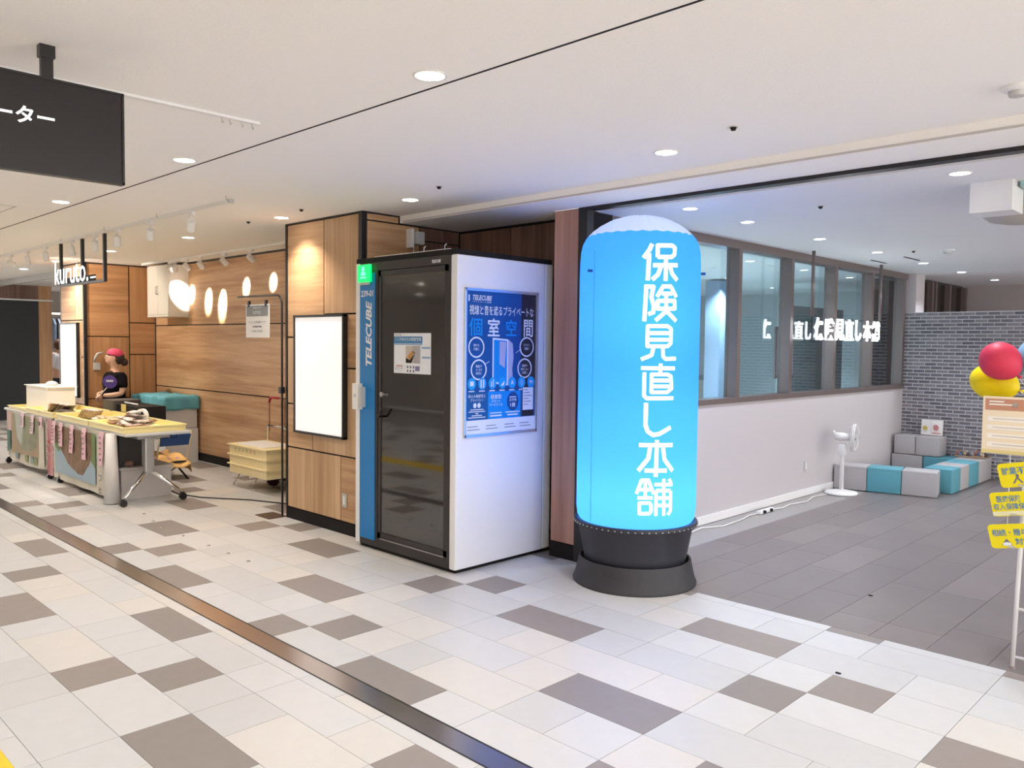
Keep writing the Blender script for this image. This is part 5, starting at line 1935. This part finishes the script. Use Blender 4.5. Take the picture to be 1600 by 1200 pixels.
# clothes hanging in the far shop
t = thing('clothes_rail', 'clothes rail in the distant shop', 'clothes rail', (-19.8, 5.9, 0))
bm = N()
tube(bm, [(-19.85, 5.7, 0), (-19.85, 5.7, 2.12), (-19.85, 6.8, 2.12), (-19.85, 6.8, 0)], .012, 8)
obj('rail', bm, M_chrome, t, True)
t2_ = thing('shelf', 'bright shelf above the hanging clothes in the distant shop', 'shelf', (-20.1, 6.1, 2.2))
obj('board', B(-20.3, -19.75, 5.6, 6.8, 2.16, 2.21), M_plwhite, t2_)
for i, (y, m_) in enumerate(((5.80, (.14, .18, .25)), (5.90, (.26, .30, .38)), (6.02, (.06, .07, .1)))):
    bm = N()
    prof = [(0, 2.09, .02), (0, 2.03, .10), (0, 1.95, .19), (0, 1.75, .17), (0, 1.5, .18), (0, 1.42, .17)]
    prev = None
    for _, z, hw_ in prof:
        a = [bm.verts.new((-19.85 + hw_, y - .02, z)), bm.verts.new((-19.85 + hw_, y + .02, z)), bm.verts.new((-19.85 - hw_, y + .02, z)), bm.verts.new((-19.85 - hw_, y - .02, z))]
        if prev:
            for k in range(4):
                bm.faces.new((prev[k], prev[(k + 1) % 4], a[(k + 1) % 4], a[k]))
        else:
            bm.faces.new(a)
        prev = a
    bm.faces.new(prev[::-1])
    tag(obj('shirt', bm, mat('garment%d' % i, m_, .9), None), ['slate blue garment hanging nearest in the distant shop', 'pale blue-grey garment hanging in the middle in the distant shop', 'dark garment hanging last in the distant shop'][i], 'garment', 'hanging garments')

# ================================================================ SHOP
# hanging neon-like letter sign
t = thing('hanging_letter_sign', 'glowing letter sign hung from two poles in front of the shop windows', 'sign', (-3.72, 9.2, 2.63))
bm = N()
for z in (1.72, 1.945):
    box(bm, -3.732, -3.718, 8.30, 10.14, z - .006, z + .006)
box(bm, -3.732, -3.718, 8.29, 8.306, 1.715, 1.95)
box(bm, -3.732, -3.718, 10.13, 10.144, 1.715, 1.95)
obj('frame', bm, mat('dark_frame', (.03, .04, .05), .4), t)
for y in (8.28, 10.15):
    bm = N()
    tube(bm, [(-3.725, y, 2.635), (-3.725, y, 1.96)], .018, 12)
    obj('pole', bm, M_br, t, True)
Bd = Board(t, (-3.718, 0, 0), (0, 1, 0), (0, 0, 1))
for i, ch in enumerate('保険見直し本舗'):
    Bd.text('character', ch, 8.44 + i * .26, 1.83, .23 if i != 4 else .16, .235, M_glow, bold=.02, depth=.012)
Bd.flush()

# electric fan
FX, FY = -3.68, 9.06
t = thing('electric_fan', 'white pedestal fan standing by the shop wall', 'fan', (FX, FY, 0))
bm = N()
lathe(bm, [(.17, .0), (.175, .01), (.168, .025), (.10, .04), (.03, .05)], (FX, FY, 0), 40)
obj('base', bm, M_plwhite, t, True)
bm = N()
tube(bm, [(FX, FY, .03), (FX, FY, .40), (FX, FY, .56)], [.024, .022, .016], 14)
obj('pole', bm, M_plwhite, t, True)
bm = N()
box(bm, FX - .045, FX + .045, FY - .045, FY + .035, .43, .56, bev=.02)
obj('control_box', bm, M_plwhite, t, 'auto')
fd_ = Vector((.93, .30, -.05)).normalized()
q = fd_.to_track_quat('Z', 'Y').to_matrix().to_4x4()
MF = Matrix.Translation((FX, FY, .64)) @ q
bm = N()
lathe(bm, [(.015, -.09), (.042, -.075), (.048, -.02), (.042, .05), (.022, .07)], (0, 0, 0), 24)
bmesh.ops.transform(bm, matrix=MF, verts=bm.verts)
obj('motor', bm, M_plwhite, t, True)
bm = N()
tube(bm, [MF @ Vector((0, 0, -.08)), MF @ Vector((0, .06, -.10))], .016, 8)
obj('tilt_knob', bm, M_plwhite, t, True)
RC, OC = .152, .11
bm = N()
for z in (OC - .004, OC + .012):
    tube(bm, [MF @ Vector((RC * math.cos(a), RC * math.sin(a), z)) for a in [k * 2 * PI / 40 for k in range(40)]], .006, 8, closed=True)
obj('cage_rim', bm, M_plwhite, t, True)
bm = N()
for k in range(48):
    a = k * 2 * PI / 48
    for zz in (-.045, .055):
        tube(bm, [MF @ Vector((rr * math.cos(a + tw), rr * math.sin(a + tw), OC + zz * h)) for rr, h, tw in ((.03, 1, 0), (.09, .95, .12), (.13, .7, .2), (RC, .05, .24))], .0012, 4)
obj('cage_wires', bm, M_plwhite, t)
bm = N()
cyl(bm, (0, 0, OC + .05), .035, .008, 20)
bmesh.ops.transform(bm, matrix=MF, verts=bm.verts)
obj('cage_badge', bm, M_gplastic, t)
for k in range(5):
    bm = N()
    a0 = k * 2 * PI / 5
    g = []
    for i in range(7):
        rr = .02 + .115 * i / 6
        wv = .28 + .42 * math.sin(PI * (i / 6) ** .8)
        g.append([bm.verts.new((rr * math.cos(a0 + wv * (j / 4 - .5) * 1.3), rr * math.sin(a0 + wv * (j / 4 - .5) * 1.3), OC + .022 * (j / 4 - .5))) for j in range(5)])
    for i in range(6):
        for j in range(4):
            bm.faces.new((g[i][j], g[i + 1][j], g[i + 1][j + 1], g[i][j + 1]))
    bmesh.ops.transform(bm, matrix=MF, verts=bm.verts)
    obj('blade', bm, mat('fan_blade', (.45, .45, .48), .3), t, True)
bm = N()
cyl(bm, (0, 0, OC - .02), .025, .05, 16)
bmesh.ops.transform(bm, matrix=MF, verts=bm.verts)
obj('hub', bm, M_gplastic, t)
# cords and power strip
t = thing('power_strip', 'white power strip with two dark plugs on the shop floor', 'power strip', (-3.77, 7.48, 0))
bm = N()
box(bm, -3.80, -3.755, 7.33, 7.62, .0, .03, bev=.005)
obj('body', bm, M_plwhite, t)
for y in (7.40, 7.54):
    obj('plug', B(-3.76, -3.735, y - .014, y + .014, .004, .032, bev=.003), M_blackm, t)
bm = N()
tube(bm, [(-3.55, 4.95, .006), (-3.70, 5.6, .006), (-3.827, 6.36, .006), (-3.73, 6.58, .006), (-3.76, 7.0, .006), (-3.80, 7.18, .006), (-3.78, 7.33, .01)], .005, 6)
tag(obj('cord', bm, M_plwhite, None, True), 'white cord between the inflatable column and the power strip', 'cord')
bm = N()
tube(bm, [(-3.775, 7.62, .012), (-3.75, 7.8, .006), (-3.78, 8.0, .006), (-3.73, 8.3, .006), (-3.80, 8.6, .006), (-3.77, 8.88, .006)], .005, 6)
tag(obj('cord', bm, M_plwhite, None, True), 'white cord between the power strip and the pedestal fan', 'cord')

# ---- soft play blocks
M_bg = mat('vinyl_grey', (.42, .40, .40), .55, noise=.06, nscale=60)
M_bt = mat('vinyl_teal', (.10, .33, .40), .5)
def block(cx, cy, z0, lx, ly, lz, yaw, m, label, grp='soft play blocks'):
    t = thing('foam_block', label, 'play block', (cx, cy, z0), grp)
    bm = N()
    box(bm, -lx / 2, lx / 2, -ly / 2, ly / 2, .002, lz, bev=.016)
    bmesh.ops.transform(bm, matrix=Matrix.Translation((cx, cy, z0)) @ Matrix.Rotation(yaw, 4, 'Z'), verts=bm.verts)
    obj('cushion', bm, m, t, 'auto')
    for zz in (.018, lz - .018):
        bm = N()
        tube(bm, [Matrix.Translation((cx, cy, z0)) @ Matrix.Rotation(yaw, 4, 'Z') @ Vector(p) for p in ((-lx / 2, -ly / 2, zz), (lx / 2, -ly / 2, zz), (lx / 2, ly / 2, zz), (-lx / 2, ly / 2, zz))], .003, 5, closed=True)
        obj('piping', bm, m, t)
    return t
ya = .20
c_, s_ = math.cos(ya), math.sin(ya)
ox, oy = -2.84, 9.56   # front right corner
for i, (m, lb) in enumerate(((M_bg, 'grey soft block at the front corner of the play pen'), (M_bt, 'teal soft block in the front side of the play pen'), (M_bg, 'grey soft block behind the fan'))):
    L = .355
    ux = -(i + .5) * L - i * .003
    cx = ox + ux * c_ - .15 * s_
    cy = oy + ux * s_ + .15 * c_
    block(cx, cy, 0, L, .30, .28, ya, m, lb)
yy = 9.93
for ln, m, lb in ((.33, M_bt, 'teal soft block next to the corner on the right side of the play pen'), (.33, M_bg, 'grey soft block in the middle of the right side of the play pen'), (.40, M_bt, 'farther teal soft block on the right side of the play pen'), (.55, M_bg, 'grey soft block at the far end of the right side of the play pen')):
    block(-2.95, yy + ln / 2, 0, .30, ln - .004, .28, 0, m, lb)
    yy += ln
block(-3.70, 11.33, 0, .38, .30, .25, 0, M_bg, 'lower grey soft block under the small stack at the brick screen')
block(-3.33, 11.33, 0, .34, .30, .25, 0, M_bt, 'teal soft block at the back of the play pen')
block(-3.735, 11.33, .252, .262, .30, .25, 0, M_bg, 'left upper grey soft block of the stack at the brick screen')
block(-3.455, 11.33, .252, .285, .30, .25, 0, M_bg, 'right upper grey soft block, under the picture book')
t = thing('picture_book', 'open picture book standing on the grey block stack', 'book', (-3.5, 11.40, .505))
for sx, x0, x1, ybk in ((1, -3.62, -3.50, 11.44), (-1, -3.50, -3.36, 11.44)):
    bm = N()
    box(bm, 0, x1 - x0, -.004, .004, 0, .20)
    bmesh.ops.transform(bm, matrix=Matrix.Translation((x0, ybk, .506)) @ Matrix.Rotation(-.12, 4, 'X') @ Matrix.Rotation(-.1 * sx, 4, 'Z'), verts=bm.verts)
    obj('page', bm, M_pap, t)
Bd = Board(t, (-3.62, 11.425, .506), (1, 0, 0), (0, -.12, 1))
Bd.disc('picture', .06, .09, .03, .03, mat('book_yellow', (.6, .45, .1), .6))
Bd.disc('picture', .19, .10, .035, .04, mat('book_pink', (.6, .25, .25), .6))
Bd.rect('picture', .14, .02, .25, .035, MATS['book_pink'])
Bd.flush()
t = thing('toy_tray', 'low wooden tray holding small toys beside the brick screen', 'tray', (-2.95, 11.35, .28))
obj('board', B(-3.14, -2.81, 11.20, 11.52, .284, .297, bev=.003), mat('toy_wood', (.35, .22, .14), .6), t)
rt = random.Random(4)
tm = [mat('toy%d' % i, c, .5) for i, c in enumerate([(.45, .12, .05), (.1, .18, .3), (.4, .28, .12), (.5, .4, .3), (.06, .05, .05), (.3, .3, .32)])]
for i in range(11):
    x, y = -3.12 + i * .030, 11.3 + rt.uniform(-.05, .12)
    bm = N()
    k = i % 3
    if k == 0:
        ball(bm, (x, y, .32), .028, .022, .026, 12)
        ball(bm, (x + .012, y - .005, .352), .014, .014, .014, 10)
    elif k == 1:
        box(bm, x - .022, x + .022, y - .015, y + .015, .297, .325, bev=.004)
        cyl(bm, (x - .01, y, .325), .01, .02, 10)
    else:
        lathe(bm, [(.018, .297), (.024, .315), (.012, .34), (.004, .355)], (x, y, 0), 12)
    tag(obj('toy', bm, tm[i % 6], None, 'auto'), ['small rounded toy figure on the wooden toy tray', 'small block toy on the wooden toy tray', 'small cone-shaped toy on the wooden toy tray'][k], 'toy', ['rounded toys', 'block toys', 'cone toys'][k] + ' on the tray')

# ---- white box and ceiling cassette at top right
t = thing('hanging_box', 'white box hung from the shop ceiling at the right edge', 'ceiling box', (-1.39, 5.6, 2.635))
obj('cover', B(-1.512, -1.284, 5.5, 5.515, 2.453, 2.64, bev=.003), M_plwhite, t)
obj('body', B(-1.512, -1.284, 5.515, 5.75, 2.457, 2.64), M_plwhite, t)
t = thing('ceiling_projector', 'beige projector behind the white hanging box', 'projector', (-1.36, 6.1, 2.635))
bm = N()
lathe(bm, [(.10, .0), (.19, .02), (.24, .06), (.24, .09), (.10, .10)], (-1.36, 6.1, 2.45), 32)
obj('body', bm, mat('beige_plastic', (.48, .43, .36), .5), t, True)
obj('rod', B(-1.40, -1.32, 6.06, 6.14, 2.54, 2.64), M_gplastic, t)
tag(obj('teal_patch', B(-1.27, -1.0, 5.60, 5.92, 2.60, 2.634), mat('pale_teal', (.32, .5, .53), .4)), 'pale teal patch beside the white hanging box', 'panel')  # thin teal slab standing for a cyan patch beside the box

# ---- leaflet rack with balloons at the right edge
t = thing('display_rack', 'white tube display rack at the right edge', 'rack', (-.85, 4.9, 0))
M_rw = mat('rack_white', (.78, .77, .77), .35)
for x, y in ((-1.02, 4.735), (-.45, 4.735)):
    bm = N()
    tube(bm, [(x, y, .012), (x + (-.01 if x < -.8 else .01), y + .215, 1.45)], .011, 10)
    obj('post', bm, M_rw, t, True)
    bm = N()
    cyl(bm, (x, y, 0), .015, .014, 12)
    obj('foot_cap', bm, mat('cap_grey', (.3, .25, .25), .4), t)
for x, y in ((-1.02, 5.15), (-.45, 5.15)):
    bm = N()
    tube(bm, [(x, y, .0), (x, y - .28, 1.45)], .010, 10)
    obj('post', bm, M_rw, t, True)
for z in (.06, .30):
    bm = N()
    tube(bm, [(-1.02, 4.735 + z * .148, z), (-.45, 4.735 + z * .148, z)], .008, 8)
    obj('crossbar', bm, M_rw, t, True)
for k, z in enumerate((.70, .87, 1.04)):
    bm = N()
    for dy in (-.06, 0, .06):
        tube(bm, [(-1.10, 4.80 + dy, z - .03), (-.40, 4.80 + dy, z - .03)], .003, 5)
    for i in range(12):
        x = -1.10 + i * .06
        tube(bm, [(x, 4.735, z + .0), (x, 4.74, z - .035), (x, 4.87, z - .035), (x, 4.88, z + .08)], .0022, 5)
    obj('wire_shelf', bm, M_chrome, t)
ysn = mat('sign_yellow', (.82, .68, .0), .45)
yb_ = mat('sign_blue_ink', (.05, .20, .42), .5)
for k, (x0, zt, ln, lb) in enumerate(((-1.123, 1.044, (('就業不能', .085, .085, .14, .04), ('保障', .175, .035, .07, .04)), 'upper yellow sign with blue characters on the display rack'),
                                     (-1.153, .891, (('医療保険', .085, .09, .11, .034), ('収入保障保険', .095, .05, .17, .034)), 'middle yellow sign with blue characters on the display rack'),
                                     (-1.155, .725, (('相続・贈与', .095, .082, .16, .036), ('対策', .15, .035, .075, .036)), 'lower yellow sign with blue characters on the display rack'))):
    s = thing('yellow_sign', lb, 'sign', (x0 + .1, 4.72, zt - .12), 'yellow signs on the display rack')
    bm = N()
    vs = box(bm, 0, .27, -.004, 0, -.125, 0)
    es = [e for e in bm.edges if abs((e.verts[0].co - e.verts[1].co).y) > .003]
    bmesh.ops.bevel(bm, geom=es, offset=.018, segments=4, affect='EDGES', profile=.5)
    MS = Matrix.Translation((x0, 4.715, zt)) @ Matrix.Rotation(-.20, 4, 'Y') @ Matrix.Rotation(.12, 4, 'X')
    bmesh.ops.transform(bm, matrix=MS, verts=bm.verts)
    obj('plate', bm, ysn, s)
    q_ = MS.to_3x3()
    Bd = Board(s, MS @ Vector((0, -.004, -.125)), q_ @ Vector((1, 0, 0)), q_ @ Vector((0, 0, 1)))
    for tx, cx, cy, w_, h_ in ln:
        Bd.text('lettering', tx, cx, cy, w_, h_, yb_, bold=.01)
    if k == 0:
        Bd.line('icon', [(.06, .02), (.08, .05), (.10, .02)], .008, ng)
        Bd.disc('icon', .082, .058, .008, .008, ng)
    if k == 2:
        Bd.poly('icon', [(.05, .018), (.10, .018), (.075, .05)], ng)
        Bd.disc('icon', .075, .022, .02, .01, M_w, 2)
    if k == 1:
        Bd.rect('pale_band', .0, .004, .27, .026, mat('sign_pale', (.75, .72, .45), .4))
    Bd.flush()
    obj('clip', B(x0 + .10, x0 + .13, 4.715, 4.80, zt - .10, zt - .09), M_chrome, s)
t = thing('info_board', 'cream information board with a brown-orange heading at the right edge', 'board', (-.95, 4.84, 1.08))
bd_ = obj('board', B(-1.228, -.75, 4.84, 4.85, 1.085, 1.385, bev=.002), mat('board_cream', (.80, .68, .50), .35), t)
Bd = Board(bd_, (-1.228, 4.84, 1.085), (1, 0, 0), (0, 0, 1))
bo = mat('board_orange', (.50, .24, .15), .5)
bw = mat('board_white', (.84, .80, .74), .5)
Bd.rect('heading', .012, .228, .45, .288, bo)
Bd.rect('heading_text', .03, .27, .10, .277, bw, 2)
Bd.rect('heading_text', .03, .255, .16, .262, bw, 2)
for k in range(4):
    Bd.rect('text_field', .025, .17 - k * .045, .44, .195 - k * .045, bw)
    Bd.rect('text_line', .05, .18 - k * .045, .33, .186 - k * .045, mat('board_ink', (.60, .52, .45), .6), 2)
Bd.rect('bottom_band', .0, .0, .478, .018, mat('board_yellow', (.7, .58, .25), .4))
Bd.flush()
bm = N()
cyl(bm, (-1.075, 4.832, 1.345), .012, .01, 16, axis='y')
obj('suction_cup', bm, M_chrome, t, 'auto')
bm = N()
tube(bm, [(-1.0, 4.852, 1.09), (-1.0, 4.87, .9)], .006, 8)
obj('support', bm, M_rw, t)
def balloon(c, r, tilt, m, label, string_to):
    t = thing('balloon', label, 'balloon', c, 'balloons above the display rack')
    bm = N()
    prof = []
    for i in range(17):
        a = -PI / 2 + PI * i / 16
        z = math.sin(a)
        rr = math.cos(a) * (1 if z > 0 else 1 - .12 * (-z) ** 2)
        prof.append((max(.001, rr * r[0]), z * r[1] * (1.0 if z > 0 else 1.12)))
    lathe(bm, prof, (0, 0, 0), 36)
    MB = Matrix.Translation(c) @ Matrix.Rotation(tilt[0], 4, 'X') @ Matrix.Rotation(tilt[1], 4, 'Y')
    bmesh.ops.transform(bm, matrix=MB, verts=bm.verts)
    obj('skin', bm, m, t, True)
    bm = N()
    lathe(bm, [(.004, 0), (.006, -.006), (.012, -.018), (.010, -.02)], (0, 0, -r[1] * 1.12), 12)
    bmesh.ops.transform(bm, matrix=MB, verts=bm.verts)
    obj('knot', bm, m, t, True)
    bm = N()
    k0 = MB @ Vector((0, 0, -r[1] * 1.14))
    mid = (k0 + Vector(string_to)) / 2 + Vector((.01, 0, -.02))
    tube(bm, [k0, mid, string_to], .0015, 5)
    obj('string', bm, M_rw, t)
balloon((-1.238, 5.06, 1.452), (.098, .118), (.15, -1.25), mat('balloon_yellow', (.85, .64, .0), .5, spec=.25), 'yellow balloon behind the red one above the information board', (-1.0, 4.86, 1.385))
balloon((-1.176, 4.92, 1.572), (.099, .102), (0, -.85), mat('balloon_red', (.60, .04, .085), .5, spec=.25), 'red balloon in front of the yellow one', (-1.0, 4.86, 1.385))
balloon((-1.02, 5.02, 1.60), (.098, .11), (0, .7), mat('balloon_blue', (.25, .48, .68), .35, spec=.4), 'pale blue balloon cut off by the right edge', (-1.0, 4.86, 1.385))
for i, (x, y) in enumerate(((-2.0, 5.45), (-1.62, 4.02))):
    bm = N()
    box(bm, x - .012, x + .014, y - .006, y + .007, 0.0005, .006, bev=.002)
    tag(obj('scrap', bm, M_blackm), ['tiny dark scrap on the grey shop floor', 'tiny dark scrap on the pale floor tiles'][i], 'scrap')
